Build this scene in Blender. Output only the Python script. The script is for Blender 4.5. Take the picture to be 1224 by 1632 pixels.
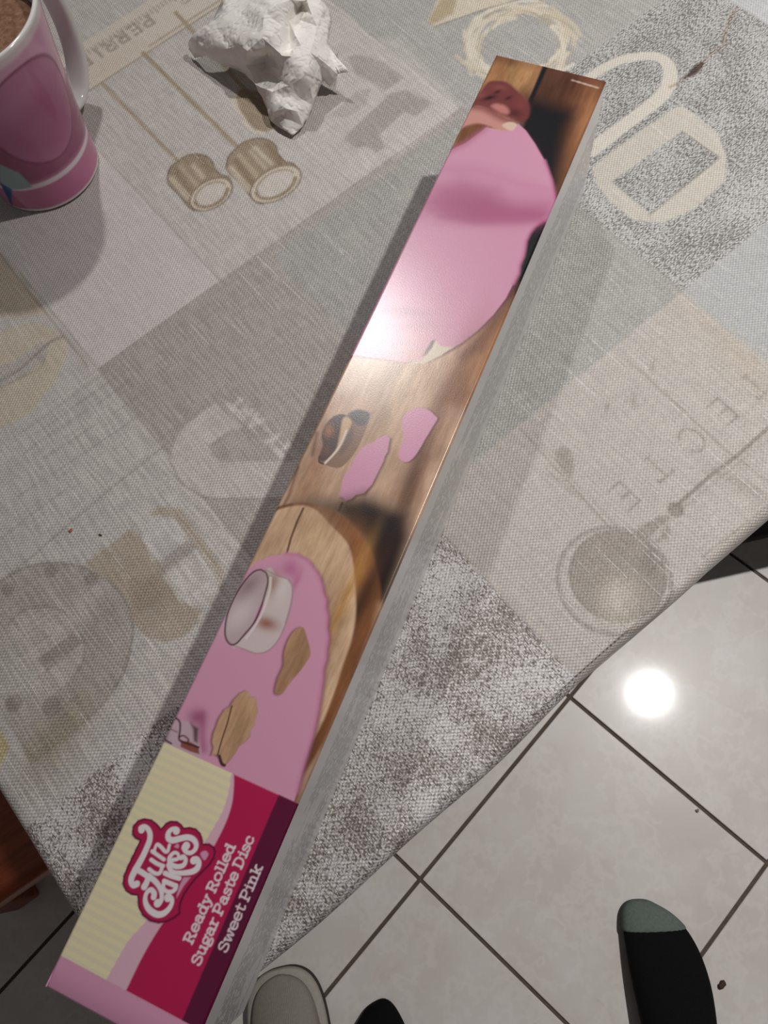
import bpy, bmesh, math, random
import numpy as np
from mathutils import Vector, Matrix, geometry

for o in list(bpy.data.objects):
    bpy.data.objects.remove(o, do_unlink=True)
SC = bpy.context.scene
COL = SC.collection
random.seed(7)
RNG = np.random.default_rng(11)

# ------------------------------------------------------------------ camera
ZT = 0.77                                   # height of the cloth above the floor
F_PX, PITCH, ROLL, CAM_H = 1313.465, 0.3600633, -0.2307013, 0.4440153
def cam_rot():
    cp, sp, cr, sr = math.cos(PITCH), math.sin(PITCH), math.cos(ROLL), math.sin(ROLL)
    return np.array([[1, 0, 0], [0, cp, -sp], [0, sp, cp]]) @ np.array([[cr, -sr, 0], [sr, cr, 0], [0, 0, 1]])
RC = cam_rot()
cam_data = bpy.data.cameras.new('camera')
cam = bpy.data.objects.new('camera', cam_data)
COL.objects.link(cam)
M4 = Matrix.Identity(4)
for i in range(3):
    for j in range(3):
        M4[i][j] = RC[i, j]
M4.translation = (0, 0, CAM_H + ZT)
cam.matrix_world = M4
cam_data.sensor_fit = 'VERTICAL'
cam_data.sensor_height = 36.0
cam_data.lens = F_PX / 1632 * 36.0
cam_data.clip_start = 0.02
SC.camera = cam

def ground(pts, z):
    """world points on the horizontal plane at height z (above the floor) seen at photo pixels"""
    pts = np.atleast_2d(np.array(pts, float))
    d = np.stack([(pts[:, 0] - 612) / F_PX, -(pts[:, 1] - 816) / F_PX, -np.ones(len(pts))], 1) @ RC.T
    o = np.array([0, 0, CAM_H + ZT])
    t = (np.asarray(z, float) - o[2]) / d[:, 2]
    return o + d * t[:, None]

# ------------------------------------------------------------------ world, lamps, exposure
world = bpy.data.worlds.new('room_ambient')
SC.world = world
world.use_nodes = True
world.node_tree.nodes['Background'].inputs[0].default_value = (0.98, 0.985, 1.0, 1)
world.node_tree.nodes['Background'].inputs[1].default_value = 0.11

def lamp(name, loc, target, watts, radius, cone, blend, color):
    l = bpy.data.lights.new(name, 'SPOT')
    l.energy = watts; l.shadow_soft_size = radius; l.color = color
    l.spot_size = math.radians(cone); l.spot_blend = blend
    o = bpy.data.objects.new(name, l)
    COL.objects.link(o)
    o.location = loc
    o.rotation_euler = (Vector(target) - Vector(loc)).to_track_quat('-Z', 'Y').to_euler()
    return o
LAMP_A = (0.909, 0.287, ZT + 1.6)
LAMP_B = (0.07, 1.26, ZT + 1.68)
lamp('ceiling_spot', LAMP_A, (0.80, 0.08, 0.0), 130, 0.025, 86, 1.0, (1.0, 0.975, 0.955))
lamp('ceiling_spot', LAMP_B, (0.12, 0.98, ZT), 42, 0.034, 100, 1.0, (1.0, 0.975, 0.95))

vs = SC.view_settings
vs.view_transform = 'Standard'
vs.look = 'None'
vs.gamma = 1.0
vs.use_curve_mapping = False
vs.exposure = 0.0

# ------------------------------------------------------------------ small helpers
def s2l(c):
    c = np.array(c, float) / 255.0
    return np.where(c <= 0.04045, c / 12.92, ((c + 0.055) / 1.055) ** 2.4)
def rgba(c):
    return tuple(float(v) for v in s2l(c)) + (1.0,)
def tag(o, label=None, cat=None, group=None, kind=None):
    if label: o['label'] = label
    if cat: o['category'] = cat
    if group: o['group'] = group
    if kind: o['kind'] = kind
    return o
def empty(name, loc=(0, 0, 0), rz=0.0):
    o = bpy.data.objects.new(name, None)
    COL.objects.link(o)
    o.location = loc
    o.rotation_euler = (0, 0, rz)
    o.empty_display_size = 0.05
    return o
def link(name, me, mat, parent=None, smooth=True):
    o = bpy.data.objects.new(name, me)
    COL.objects.link(o)
    if mat is not None and not me.materials:
        me.materials.append(mat)
    if smooth:
        me.polygons.foreach_set('use_smooth', np.ones(len(me.polygons), bool))
    if parent is not None:
        o.parent = parent
    return o
def pydata(name, v, f, mat, parent=None, smooth=True):
    me = bpy.data.meshes.new(name)
    me.from_pydata([tuple(map(float, p)) for p in v], [], f)
    me.update()
    return link(name, me, mat, parent, smooth)
def bm_obj(name, bm, mat, parent=None, smooth=False):
    bmesh.ops.recalc_face_normals(bm, faces=bm.faces[:])
    me = bpy.data.meshes.new(name)
    bm.to_mesh(me); bm.free()
    return link(name, me, mat, parent, smooth)
def box_bm(x0, x1, y0, y1, z0, z1, bev=0.0, seg=2, bm=None):
    b = bmesh.new()
    r = bmesh.ops.create_cube(b, size=1.0)
    for v in r['verts']:
        v.co = Vector(((x0 + x1) / 2 + v.co.x * (x1 - x0), (y0 + y1) / 2 + v.co.y * (y1 - y0), (z0 + z1) / 2 + v.co.z * (z1 - z0)))
    if bev > 0:
        bmesh.ops.bevel(b, geom=b.edges[:], offset=bev, segments=seg, affect='EDGES', profile=0.5)
    return b

def grid_mesh(name, X):
    """X: (n, m, 3) array of positions -> quad mesh built through numpy"""
    n, m = X.shape[:2]
    me = bpy.data.meshes.new(name)
    me.vertices.add(n * m)
    me.vertices.foreach_set('co', X.reshape(-1).astype(np.float32))
    idx = np.arange(n * m).reshape(n, m)
    q = np.stack([idx[:-1, :-1], idx[1:, :-1], idx[1:, 1:], idx[:-1, 1:]], -1).reshape(-1, 4)
    me.loops.add(q.size)
    me.loops.foreach_set('vertex_index', q.reshape(-1).astype(np.int32))
    me.polygons.add(len(q))
    me.polygons.foreach_set('loop_start', (np.arange(len(q)) * 4).astype(np.int32))
    me.update(calc_edges=True)
    me.validate()
    return me
def put_color(me, name, rgb):
    a = me.color_attributes.new(name, 'FLOAT_COLOR', 'POINT')
    a.data.foreach_set('color', np.c_[rgb, np.ones(len(rgb))].astype(np.float32).reshape(-1))
def put_vec(me, name, v):
    a = me.attributes.new(name, 'FLOAT_VECTOR', 'POINT')
    a.data.foreach_set('vector', np.asarray(v, np.float32).reshape(-1))

# ------------------------------------------------------------------ print painter (flat ink on a vertex grid)
def spline(pts, closed=False, n=8):
    p = np.array(pts, float)
    if len(p) < 3: return p
    if closed: q = np.vstack([p[-1], p, p[0], p[1]])
    else: q = np.vstack([2 * p[0] - p[1], p, 2 * p[-1] - p[-2]])
    out = []
    for i in range(len(q) - 3):
        a, b, c, d = q[i:i + 4]
        for t in np.linspace(0, 1, n, endpoint=False):
            out.append(0.5 * ((2 * b) + (c - a) * t + (2 * a - 5 * b + 4 * c - d) * t * t + (3 * b - a - 3 * c + d) * t ** 3))
    if not closed: out.append(p[-1])
    return np.array(out)
def sd_poly(P, poly):
    d = np.full(len(P), 1e9); s = np.ones(len(P))
    n = len(poly)
    for i in range(n):
        a, b = poly[i], poly[(i - 1) % n]
        e = b - a; w = P - a
        t = np.clip((w @ e) / (e @ e + 1e-18), 0, 1)
        q = w - t[:, None] * e
        d = np.minimum(d, (q * q).sum(1))
        c1 = P[:, 1] >= a[1]; c2 = P[:, 1] < b[1]; c3 = e[0] * w[:, 1] > e[1] * w[:, 0]
        flip = (c1 & c2 & c3) | (~c1 & ~c2 & ~c3)
        s = np.where(flip, -s, s)
    return s * np.sqrt(d)
def sd_line(P, pts, wid):
    """signed distance to a poly-line with a half width per point"""
    d = np.full(len(P), 1e9)
    for i in range(len(pts) - 1):
        a, b = pts[i], pts[i + 1]
        e = b - a; w = P - a
        t = np.clip((w @ e) / (e @ e + 1e-18), 0, 1)
        q = w - t[:, None] * e
        d = np.minimum(d, np.sqrt((q * q).sum(1)) - (wid[i] * (1 - t) + wid[i + 1] * t))
    return d
class Paint:
    def __init__(self, P, base, soft, extra=0):
        self.P = P; self.rgb = np.tile(s2l(base), (len(P), 1)); self.soft = soft
        self.x = np.zeros((len(P), 3))
    def near(self, pts, m):
        lo, hi = pts.min(0) - m, pts.max(0) + m
        return np.nonzero(((self.P >= lo) & (self.P <= hi)).all(1))[0]
    def mix(self, i, cov, color, a, ch):
        k = (cov * a)[:, None]
        if color is not None:
            self.rgb[i] = self.rgb[i] * (1 - k) + s2l(color) * k
        if ch is not None:
            self.x[i] = self.x[i] * (1 - k) + np.array(ch) * k
    def fill(self, pts, color, a=1.0, soft=None, smooth=False, ch=None, grow=0.0):
        p = np.array(pts, float)
        if smooth: p = spline(p, True)
        s = soft or self.soft
        i = self.near(p, s + abs(grow))
        if not len(i): return
        d = sd_poly(self.P[i], p) - grow
        self.mix(i, np.clip(0.5 - d / s / 2, 0, 1) if s <= self.soft * 1.01 else self.sm(0.5 - d / s / 2), color, a, ch)
    @staticmethod
    def sm(t):
        t = np.clip(t, 0, 1); return t * t * (3 - 2 * t)
    def line(self, pts, width, color, a=1.0, soft=None, smooth=False, ch=None, closed=False):
        p = np.array(pts, float)
        w = np.atleast_1d(np.array(width, float)) / 2
        if len(w) == 1: w = np.full(len(p), w[0])
        if closed: p = np.vstack([p, p[:1]]); w = np.r_[w, w[:1]]
        if smooth and len(p) > 2:
            q = spline(np.c_[p, w])
            p, w = q[:, :2], np.maximum(q[:, 2], 1e-5)
        s = soft or self.soft
        i = self.near(p, s + w.max())
        if not len(i): return
        d = sd_line(self.P[i], p, w)
        self.mix(i, self.sm(0.5 - d / s / 2), color, a, ch)
    def dot(self, c, r, color, a=1.0, soft=None, ch=None):
        c = np.array(c, float)
        self.line(np.array([c, c + 1e-6]), 2 * r, color, a, soft, ch=ch)
    def blob(self, c, ru, rv, ang, color, a=1.0, ch=None):
        """gaussian smear"""
        c = np.array(c, float)
        R = max(ru, rv) * 2.6
        i = self.near(c[None], R)
        if not len(i): return
        d = self.P[i] - c
        ca, sa = math.cos(ang), math.sin(ang)
        x = (d[:, 0] * ca + d[:, 1] * sa) / ru; y = (-d[:, 0] * sa + d[:, 1] * ca) / rv
        self.mix(i, np.exp(-(x * x + y * y)), color, a, ch)

# ------------------------------------------------------------------ node helpers
class NT:
    def __init__(self, name):
        self.m = bpy.data.materials.new(name); self.m.use_nodes = True
        self.t = self.m.node_tree; self.b = self.t.nodes['Principled BSDF']
    def n(self, kind, **kw):
        x = self.t.nodes.new(kind)
        for k, v in kw.items():
            if k.startswith('i_'):
                key = k[2:]
                x.inputs[int(key) if key.isdigit() else key].default_value = v
            else: setattr(x, k, v)
        return x
    def l(self, a, b): self.t.links.new(a, b)
    def val(self, v, sock):
        if hasattr(v, 'is_linked'): self.l(v, sock)
        else: sock.default_value = v
    def math(self, op, a, b=0.0, c=None, clamp=False):
        x = self.n('ShaderNodeMath', operation=op, use_clamp=clamp)
        self.val(a, x.inputs[0]); self.val(b, x.inputs[1])
        if c is not None: self.val(c, x.inputs[2])
        return x.outputs[0]
    def mapv(self, src, scale, rot=(0, 0, 0), loc=(0, 0, 0)):
        x = self.n('ShaderNodeMapping'); self.l(src, x.inputs[0])
        x.inputs['Scale'].default_value = scale; x.inputs['Rotation'].default_value = rot; x.inputs['Location'].default_value = loc
        return x.outputs[0]
    def noise(self, src, scale=1.0, detail=2.0, rough=0.5):
        x = self.n('ShaderNodeTexNoise'); self.l(src, x.inputs['Vector'])
        x.inputs['Scale'].default_value = scale; x.inputs['Detail'].default_value = detail; x.inputs['Roughness'].default_value = rough
        return x.outputs['Fac']
    def ramp(self, f, lo, hi, a=0.0, b=1.0):
        x = self.n('ShaderNodeMapRange', interpolation_type='SMOOTHSTEP')
        self.val(f, x.inputs[0])
        for k, v in zip((1, 2, 3, 4), (lo, hi, a, b)): x.inputs[k].default_value = v
        return x.outputs[0]
    def mix(self, f, a, b, mode='MIX'):
        x = self.n('ShaderNodeMix', data_type='RGBA', blend_type=mode, clamp_factor=True)
        self.val(f, x.inputs[0]); self.val(a, x.inputs[6]); self.val(b, x.inputs[7])
        return x.outputs[2]
    def bump(self, h, strength, dist):
        x = self.n('ShaderNodeBump'); self.l(h, x.inputs['Height'])
        x.inputs['Strength'].default_value = strength; x.inputs['Distance'].default_value = dist
        self.l(x.outputs[0], self.b.inputs['Normal'])
    def attr(self, name, out='Color'):
        return self.n('ShaderNodeAttribute', attribute_name=name).outputs[out]
    def set(self, **kw):
        for k, v in kw.items():
            key = {'rough': 'Roughness', 'spec': 'Specular IOR Level', 'col': 'Base Color', 'sheen': 'Sheen Weight', 'coat': 'Coat Weight', 'coatr': 'Coat Roughness', 'sub': 'Subsurface Weight'}[k]
            self.val(v, self.b.inputs[key])
        return self

def plain(name, c, rough=0.5, spec=0.5, vary=0.06, scale=40.0, bump=0.0):
    m = NT(name)
    o = m.n('ShaderNodeTexCoord').outputs['Object']
    nz = m.noise(o, scale, 4.0, 0.6)
    col = m.mix(m.ramp(nz, 0.3, 0.7), tuple(v * (1 - vary) for v in rgba(c)[:3]) + (1,), tuple(min(1, v * (1 + vary)) for v in rgba(c)[:3]) + (1,))
    m.set(col=col, rough=rough, spec=spec)
    if bump: m.bump(nz, bump, 0.002)
    return m.m
def wood(name, c1, c2, rough=0.4, scale=9.0):
    m = NT(name)
    o = m.n('ShaderNodeTexCoord').outputs['Object']
    nz = m.noise(m.mapv(o, (1.0, 14.0, 14.0)), scale, 6.0, 0.65)
    m.set(col=m.mix(m.ramp(nz, 0.3, 0.72), rgba(c1), rgba(c2)), rough=rough)
    m.bump(nz, 0.15, 0.001)
    return m.m

# ================================================================== FLOOR
TS, TANG = 0.3240030, 0.6171258
TORG = np.array([-0.0662186, -0.0702718])
def tile_material():
    m = NT('glazed_marbled_tile')
    tc = m.n('ShaderNodeTexCoord').outputs['Object']
    rnd = m.n('ShaderNodeObjectInfo').outputs['Random']
    off = m.n('ShaderNodeVectorMath', operation='ADD'); m.l(tc, off.inputs[0])
    cmb = m.n('ShaderNodeCombineXYZ'); m.l(m.math('MULTIPLY', rnd, 37.0), cmb.inputs[0]); m.l(m.math('MULTIPLY', rnd, 91.0), cmb.inputs[1])
    m.l(cmb.outputs[0], off.inputs[1])
    v = off.outputs[0]
    big = m.noise(v, 7.0, 5.0, 0.6)
    mid = m.noise(m.mapv(v, (1.0, 2.2, 1.0), (0, 0, 0.7)), 16.0, 6.0, 0.62)
    vein = m.ramp(m.math('ABSOLUTE', m.math('SUBTRACT', m.noise(v, 9.0, 4.0, 0.7), 0.5)), 0.0, 0.05, 1.0, 0.0)
    c = m.mix(m.ramp(big, 0.3, 0.7), rgba((217, 212, 208)), rgba((206, 198, 192)))
    c = m.mix(m.math('MULTIPLY', m.ramp(mid, 0.5, 0.8), 0.45), c, rgba((200, 184, 172)))
    c = m.mix(m.math('MULTIPLY', vein, 0.22), c, rgba((236, 232, 228)))
    m.set(col=c, rough=0.36, spec=0.30, coat=0.5, coatr=0.075)
    m.bump(m.noise(v, 22.0, 2.0, 0.5), 0.02, 0.004)
    return m.m
grout = plain('tile_grout', (92, 82, 74), 0.85, 0.2, 0.15, 120.0)
fl = bm_obj('floor', box_bm(-2.1, 2.1, -2.1, 2.1, -0.06, -0.0035), grout)
tag(fl, 'floor of pale marbled square tiles with dark joints', 'floor', kind='structure')
tmat = tile_material()
J = 0.0024
tb = box_bm(-TS / 2 + J, TS / 2 - J, -TS / 2 + J, TS / 2 - J, -0.008, 0.0, 0.0012, 2)
tme = bpy.data.meshes.new('tile'); tb.to_mesh(tme); tb.free(); tme.materials.append(tmat)
ca, sa = math.cos(TANG), math.sin(TANG)
for i in range(-10, 11):
    for j in range(-10, 11):
        cx = TORG[0] + (i + 0.5) * TS * ca - (j + 0.5) * TS * sa
        cy = TORG[1] + (i + 0.5) * TS * sa + (j + 0.5) * TS * ca
        if max(abs(cx), abs(cy)) > 2.28: continue
        t = bpy.data.objects.new('tile', tme); COL.objects.link(t)
        t.location = (cx, cy, 0); t.rotation_euler = (0, 0, TANG + (i * 7 + j * 3) % 4 * math.pi / 2)
        t.parent = fl

plaster = plain('pale_wall_plaster', (214, 210, 204), .85, .3, .03, 30.0)
for nm, b_ in (('wall_left', (-2.35, -2.1, -2.35, 2.35)), ('wall_right', (2.1, 2.35, -2.35, 2.35)), ('wall_back', (-2.1, 2.1, 2.1, 2.35)), ('wall_front', (-2.1, 2.1, -2.35, -2.1))):
    w_ = bm_obj(nm, box_bm(*b_, -0.06, 2.55), plaster)
    tag(w_, 'plain pale kitchen wall on the %s side' % nm[5:], 'wall', kind='structure')

# ================================================================== TABLE
EA = 0.4767892
E0 = np.array([-0.1619462, -0.0775879])
EV = np.array([math.cos(EA), math.sin(EA)]); GV = np.array([-EV[1], EV[0]])
TP, TQ = 1.30, 0.84                         # table size along its two edges
def PQ(pts):
    """photo pixels on the cloth -> metres along the two table edges"""
    r = ground(pts, ZT)[:, :2] - E0
    return np.stack([r @ EV, r @ GV], 1)
table = empty('dining_table', (E0[0], E0[1], 0), EA)
tag(table, 'rectangular dining table hidden under the printed cloth', 'table')
twood = wood('brown_table_wood', (70, 40, 26), (104, 62, 40))
bm_obj('tabletop', box_bm(0.006, TP - 0.006, 0.006, TQ - 0.006, ZT - 0.030, ZT - 0.0016, 0.005), twood, table)
for (x, y) in ((0.07, 0.07), (TP - 0.07, 0.07), (0.07, TQ - 0.07), (TP - 0.07, TQ - 0.07)):
    bm_obj('leg', box_bm(x - 0.03, x + 0.03, y - 0.03, y + 0.03, 0.0, ZT - 0.03, 0.006), twood, table)
for (a, b, c, d) in ((0.1, TP - 0.1, 0.06, 0.08), (0.1, TP - 0.1, TQ - 0.08, TQ - 0.06), (0.06, 0.08, 0.1, TQ - 0.1), (TP - 0.08, TP - 0.06, 0.1, TQ - 0.1)):
    bm_obj('apron', box_bm(a, b, c, d, ZT - 0.11, ZT - 0.03), twood, table)

# ================================================================== TABLECLOTH
def cloth_material():
    m = NT('coated_printed_cloth')
    pq = m.attr('pq', 'Vector')
    col = m.attr('ink'); par = m.attr('par')
    sep = m.n('ShaderNodeSeparateColor'); m.l(par, sep.inputs[0])
    sp, sq, st = sep.outputs
    xyz = m.n('ShaderNodeSeparateXYZ'); m.l(pq, xyz.inputs[0])
    # woven relief: over and under threads, 1.5 mm apart
    tp = m.math('SINE', m.math('MULTIPLY', xyz.outputs[0], 2 * math.pi / 0.0028))
    tq = m.math('SINE', m.math('MULTIPLY', xyz.outputs[1], 2 * math.pi / 0.0021))
    weave = m.math('MULTIPLY', tp, tq)
    fib = m.noise(m.mapv(pq, (1100, 1100, 1)), 1.0, 2.0, 0.6)
    h = m.math('ADD', m.math('MULTIPLY', weave, 0.5), m.math('MULTIPLY', fib, 1.3))
    slub = m.noise(m.mapv(pq, (700, 45, 1)), 1.0, 2.0, 0.5)       # raised slub threads along the short edge
    slub2 = m.noise(m.mapv(pq, (45, 700, 1)), 1.0, 2.0, 0.5)
    h = m.math('ADD', h, m.math('MULTIPLY', m.ramp(slub, 0.6, 0.75), 0.9))
    m.bump(h, 0.75, 0.00038)
    c = col
    # printed linen streaks
    s1 = m.ramp(slub, 0.36, 0.66, 0.80, 1.12)
    s2 = m.ramp(slub2, 0.34, 0.68, 0.90, 1.06)
    strk = m.math('MULTIPLY', s1, s2)
    gx = m.n('ShaderNodeCombineColor'); [m.l(strk, gx.inputs[k]) for k in range(3)]
    c = m.mix(st, c, m.mix(1.0, c, gx.outputs[0], 'MULTIPLY'))
    wv = m.ramp(m.math('ADD', weave, m.math('MULTIPLY', fib, 1.2)), -0.5, 1.7, 0.76, 1.20)
    gw = m.n('ShaderNodeCombineColor'); [m.l(wv, gw.inputs[k]) for k in range(3)]
    c = m.mix(1.0, c, gw.outputs[0], 'MULTIPLY')
    # pale slub threads lying in the weave
    tl = m.ramp(m.noise(m.mapv(pq, (620, 11, 1)), 1.0, 1.5, .5), .64, .70)
    tl2 = m.math('MULTIPLY', m.ramp(m.noise(m.mapv(pq, (11, 620, 1)), 1.0, 1.5, .5), .66, .72), .6)
    brk = m.ramp(m.noise(m.mapv(pq, (500, 300, 1)), 1.0, 2.0, .5), .40, .55)
    c = m.mix(m.math('MULTIPLY', m.math('MULTIPLY', m.math('MAXIMUM', tl, tl2), brk), .38), c, rgba((226, 222, 218)))
    # rubbed, speckled print
    big = m.noise(m.mapv(pq, (38, 30, 1)), 1.0, 4.0, 0.6)
    def speck(scale, warp, th=0.47):
        a = m.noise(m.mapv(pq, scale), 1.0, 3.5, 0.62)
        return m.ramp(m.math('ADD', a, m.math('MULTIPLY', m.math('SUBTRACT', big, 0.5), warp)), th, th + 0.09)
    k1 = m.math('MULTIPLY', speck((380, 1150, 1), 0.25, .47), sp)
    k2 = m.math('MULTIPLY', m.math('MAXIMUM', speck((1050, 340, 1), 0.42, .495), m.math('MULTIPLY', speck((420, 1100, 1), 0.42, .50), 0.75)), sq)
    dk = m.mix(1.0, c, rgba((150, 144, 139)), 'MULTIPLY')
    c = m.mix(k1, c, dk)
    dk2 = m.mix(1.0, c, rgba((140, 128, 121)), 'MULTIPLY')
    c = m.mix(k2, c, dk2)
    m.set(col=c, rough=m.ramp(fib, 0.3, 0.7, 0.28, 0.46), spec=0.55)
    return m.m

def build_cloth():
    r = 0.007
    ov = 0.17
    def profile(s, L):
        # arc length from inside the top to past the edge at s<0 (and > L): (horizontal, drop)
        h = np.array(s, float); d = np.zeros_like(h)
        q = r * math.pi / 2
        for side in (0, 1):
            x = h.copy() if side == 0 else L - h
            t = r - x                                   # distance past the start of the bend
            on = t > 0
            ang = np.clip(t / r, 0, math.pi / 2)
            hh = r - r * np.sin(ang); dd = r - r * np.cos(ang) + np.maximum(t - q, 0)
            if side == 0: h = np.where(on, hh, h); 
            else: h = np.where(on, L - hh, h)
            d = np.where(on, dd, d)
        return h, d
    def axis(fine_hi, L):
        a = np.r_[np.linspace(-ov, -0.006, 14), np.arange(-0.005, 0.0085, 0.0011), np.arange(0.0095, fine_hi, 0.00105), np.linspace(fine_hi, L - 0.01, 24), np.linspace(L - 0.009, L + 0.006, 8), np.linspace(L + 0.012, L + ov, 8)]
        return np.unique(np.round(a, 6))
    sp, sq = axis(0.725, TP), axis(0.70, TQ)
    hp, dp = profile(sp, TP); hq, dq = profile(sq, TQ)
    S, Q = np.meshgrid(sp, sq, indexing='ij')
    Hp, Hq = np.meshgrid(hp, hq, indexing='ij'); Dp, Dq = np.meshgrid(dp, dq, indexing='ij')
    D = np.maximum(Dp, Dq)
    # gentle waviness along the edges and slight billow of the hanging part
    wav = 0.0011 * np.sin(S * 23 + 1.0) + 0.0008 * np.sin(S * 51)
    Hq = Hq + np.where(Dq > 0.0005, wav - 0.03 * np.clip(Dq - 0.01, 0, 1) , 0) * np.where(Q < TQ / 2, 1, -1) + np.where((Dq > 0.01) & (Q < 0.1), 0.05 * np.clip(Dq - 0.01, 0, 1), 0)
    Hp = Hp + np.where(Dp > 0.01, 0.03 * np.clip(Dp - 0.01, 0, 1), 0) * np.where(S < TP / 2, 1, -1)
    ripple = 0.00025 * np.sin(S * 31 + Q * 17) + 0.0002 * np.sin(S * 13 - Q * 41 + 2)
    Z = ZT - D + np.where(D < 1e-6, np.clip(ripple, -1, 0), 0)
    X = np.stack([Hp, Hq, Z], -1)
    me = grid_mesh('tablecloth', X)
    P = np.stack([S, Q], -1).reshape(-1, 2)
    pt = Paint(P, (176, 170, 164), 0.0009)
    W = lambda *a: None
    def rect(p0, p1, q0, q1, col, ch):
        pt.fill([(p0, q0), (p1, q0), (p1, q1), (p0, q1)], col, ch=ch)
    B = 3.0
    P0, P1, P2, P3, Q1, Q2 = 0.1815, 0.2785, 0.487, 0.69, 0.132, 0.338
    # ---- patchwork fields (par = rubbed along long edge, rubbed along short edge, linen streaks)
    rect(-B, B, -B, B, (182, 176, 170), (0, 0, .6))
    rect(P2, P3, Q1, 0.312, (182, 181, 179), (1, 0, .2))
    rect(P3, B, -B, B, (184, 185, 185), (0, 0, .5))
    rect(P2, P3, 0.312, B, (172, 169, 165), (.15, 0, .7))
    rect(P1, P2, Q2, B, (190, 184, 179), (0, 0, .7))
    rect(P0, P1, Q2, B, (198, 191, 188), (0, 0, .45))
    rect(-B, P0, Q2, B, (190, 184, 180), (0, 0, .6))
    rect(-B, P0, Q1, Q2, (190, 185, 180), (0, 0, .9))
    rect(P0, P2, Q1, Q2, (168, 161, 155), (0.05, 0, .9))
    rect(0.315, P2, Q1, 0.33, (166, 164, 159), (0.22, 0, .7))
    rect(-B, 0.2735, -B, Q1, (204, 200, 198), (0, 1, .3))
    rect(0.2735, P2, -B, Q1, (180, 172, 165), (0, 0, .55))
    rect(P2, B, -B, Q1, (168, 169, 168), (0, 0, .35))
    px = lambda pts: PQ(pts)
    def cr(x0, y0, sc, pts):
        return PQ(np.array(pts, float) / sc + np.array([x0, y0]))
    # field joints: thin darker seam lines of the print
    for a, b in (((P0, Q2), (P2, Q2)), ((P0, Q1 + .03), (P0, Q2 + .1)), ((P1, Q2), (P1, Q2 + .16)), ((P2, Q1), (P2, .45)), ((.2735, 0), (.2735, Q1))):
        pt.line([a, b], 0.0009, (140, 132, 124), 0.5)
    # ---- ruler
    R0, R1 = 0.5415, 0.586
    pt.fill([(0.25, R0), (0.62, R0), (0.62, R1), (0.25, R1)], (203, 192, 179), ch=(0, 0, .15))
    pt.line([(0.25, R0), (0.62, R0)], 0.0016, (150, 134, 112), .8)
    pt.line([(0.362, R0 + .0045), (0.62, R0 + .0045)], 0.0022, (158, 142, 120), .7)
    pt.blob((0.33, 0.552), 0.03, 0.008, 0, (196, 182, 164), .6)
    for k in range(60):
        x = 0.318 + k * 0.0034
        hgt = 0.0065 if k % 5 == 0 else 0.0045
        pt.line([(x, R1 - .009), (x, R1 - .009 - hgt)], 0.0015, (156, 145, 134), .75)
    # ---- stroke letters
    SER = {
     'P': [[(0, 0), (0, 1)], [(0, 1), (.5, 1), (.6, .75), (.5, .5), (0, .5)]],
     'E': [[(0, 0), (0, 1)], [(0, 1), (.55, 1)], [(0, .5), (.42, .5)], [(0, 0), (.58, 0)]],
     'R': [[(0, 0), (0, 1)], [(0, 1), (.5, 1), (.6, .75), (.5, .5), (0, .5)], [(.3, .5), (.62, 0)]],
     'I': [[(.2, 0), (.2, 1)]],
     'S': [[(.58, .85), (.3, 1), (.05, .85), (.08, .62), (.3, .5), (.55, .36), (.58, .14), (.3, 0), (.02, .14)]],
     'N': [[(0, 0), (0, 1)], [(0, 1), (.6, 0)], [(.6, 0), (.6, 1)]],
     'T': [[(.3, 0), (.3, 1)], [(-.05, 1), (.65, 1)], [(.18, 0), (.42, 0)], [(-.05, 1), (-.05, .9)], [(.65, 1), (.65, .9)]],
     'C': [[(.72, .82), (.5, 1), (.2, .93), (.02, .65), (.02, .35), (.2, .07), (.5, 0), (.74, .2)]],
     'A': [[(0, 0), (.32, 1), (.64, 0)], [(.12, .35), (.52, .35)]],
     'Y': [[(0, 1), (.3, .5), (.6, 1)], [(.3, .5), (.3, 0)]],
    }
    def letter(chr_, org, xd, yd, size, width, color, a=1.0):
        for s in SER[chr_]:
            pts = [np.array(org) + np.array(xd) * (x * size) + np.array(yd) * (y * size) for x, y in s]
            pt.line(pts, width, color, a, smooth=(len(s) > 4))
    for k, ch_ in enumerate('PERRIES'):
        letter(ch_, (0.3775 - k * 0.0115, 0.5735), (-1, 0), (0, -1), 0.0105, 0.0027, (160, 147, 133), .85)
    for k, ch_ in enumerate('NP'):
        letter(ch_, (0.4245 - k * 0.0135, 0.572), (-1, 0), (0, -1), 0.009, 0.0022, (166, 154, 141), .8)
    # ---- long handled pans
    br, brd, cre = (148, 128, 102), (108, 88, 64), (204, 192, 174)
    pt.line(px([(163, 132), (283, 256)]), 0.0030, (164, 147, 122), .9)
    pt.line(px([(228, 84), (376, 232)]), 0.0034, (160, 143, 117), .95)
    pt.line(px([(280, 20), (420, 175)]), 0.0034, (160, 143, 117), .95)
    def pan(body, rim_c, rim_rx, rim_ry, rot, stripes):
        g = lambda p: cr(250, 200, 5.1, p)
        pt.fill(g(body), br, .9, smooth=True, ch=(0, 0, .4))
        pt.line(g(body), 0.0012, brd, .9, smooth=True, closed=True)
        for s in stripes:
            pt.line(g(s[:2]), s[2], s[3], .7, soft=0.002)
        def ell(k):
            t = np.linspace(0, 2 * math.pi, 40, endpoint=False)
            ca_, sa_ = math.cos(rot), math.sin(rot)
            return [(rim_c[0] + k * rim_rx * math.cos(x) * ca_ - k * rim_ry * math.sin(x) * sa_, rim_c[1] + k * rim_rx * math.cos(x) * sa_ + k * rim_ry * math.sin(x) * ca_) for x in t]
        pt.fill(g(ell(1.0)), cre, .95)
        pt.line(g(ell(1.0)), 0.0011, brd, .85, closed=True)
        pt.fill(g(ell(.76)), (200, 192, 183), 1)
        e = ell(.76)
        pt.line(g(e[2:22]), 0.0028, (140, 118, 90), .85)
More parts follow.
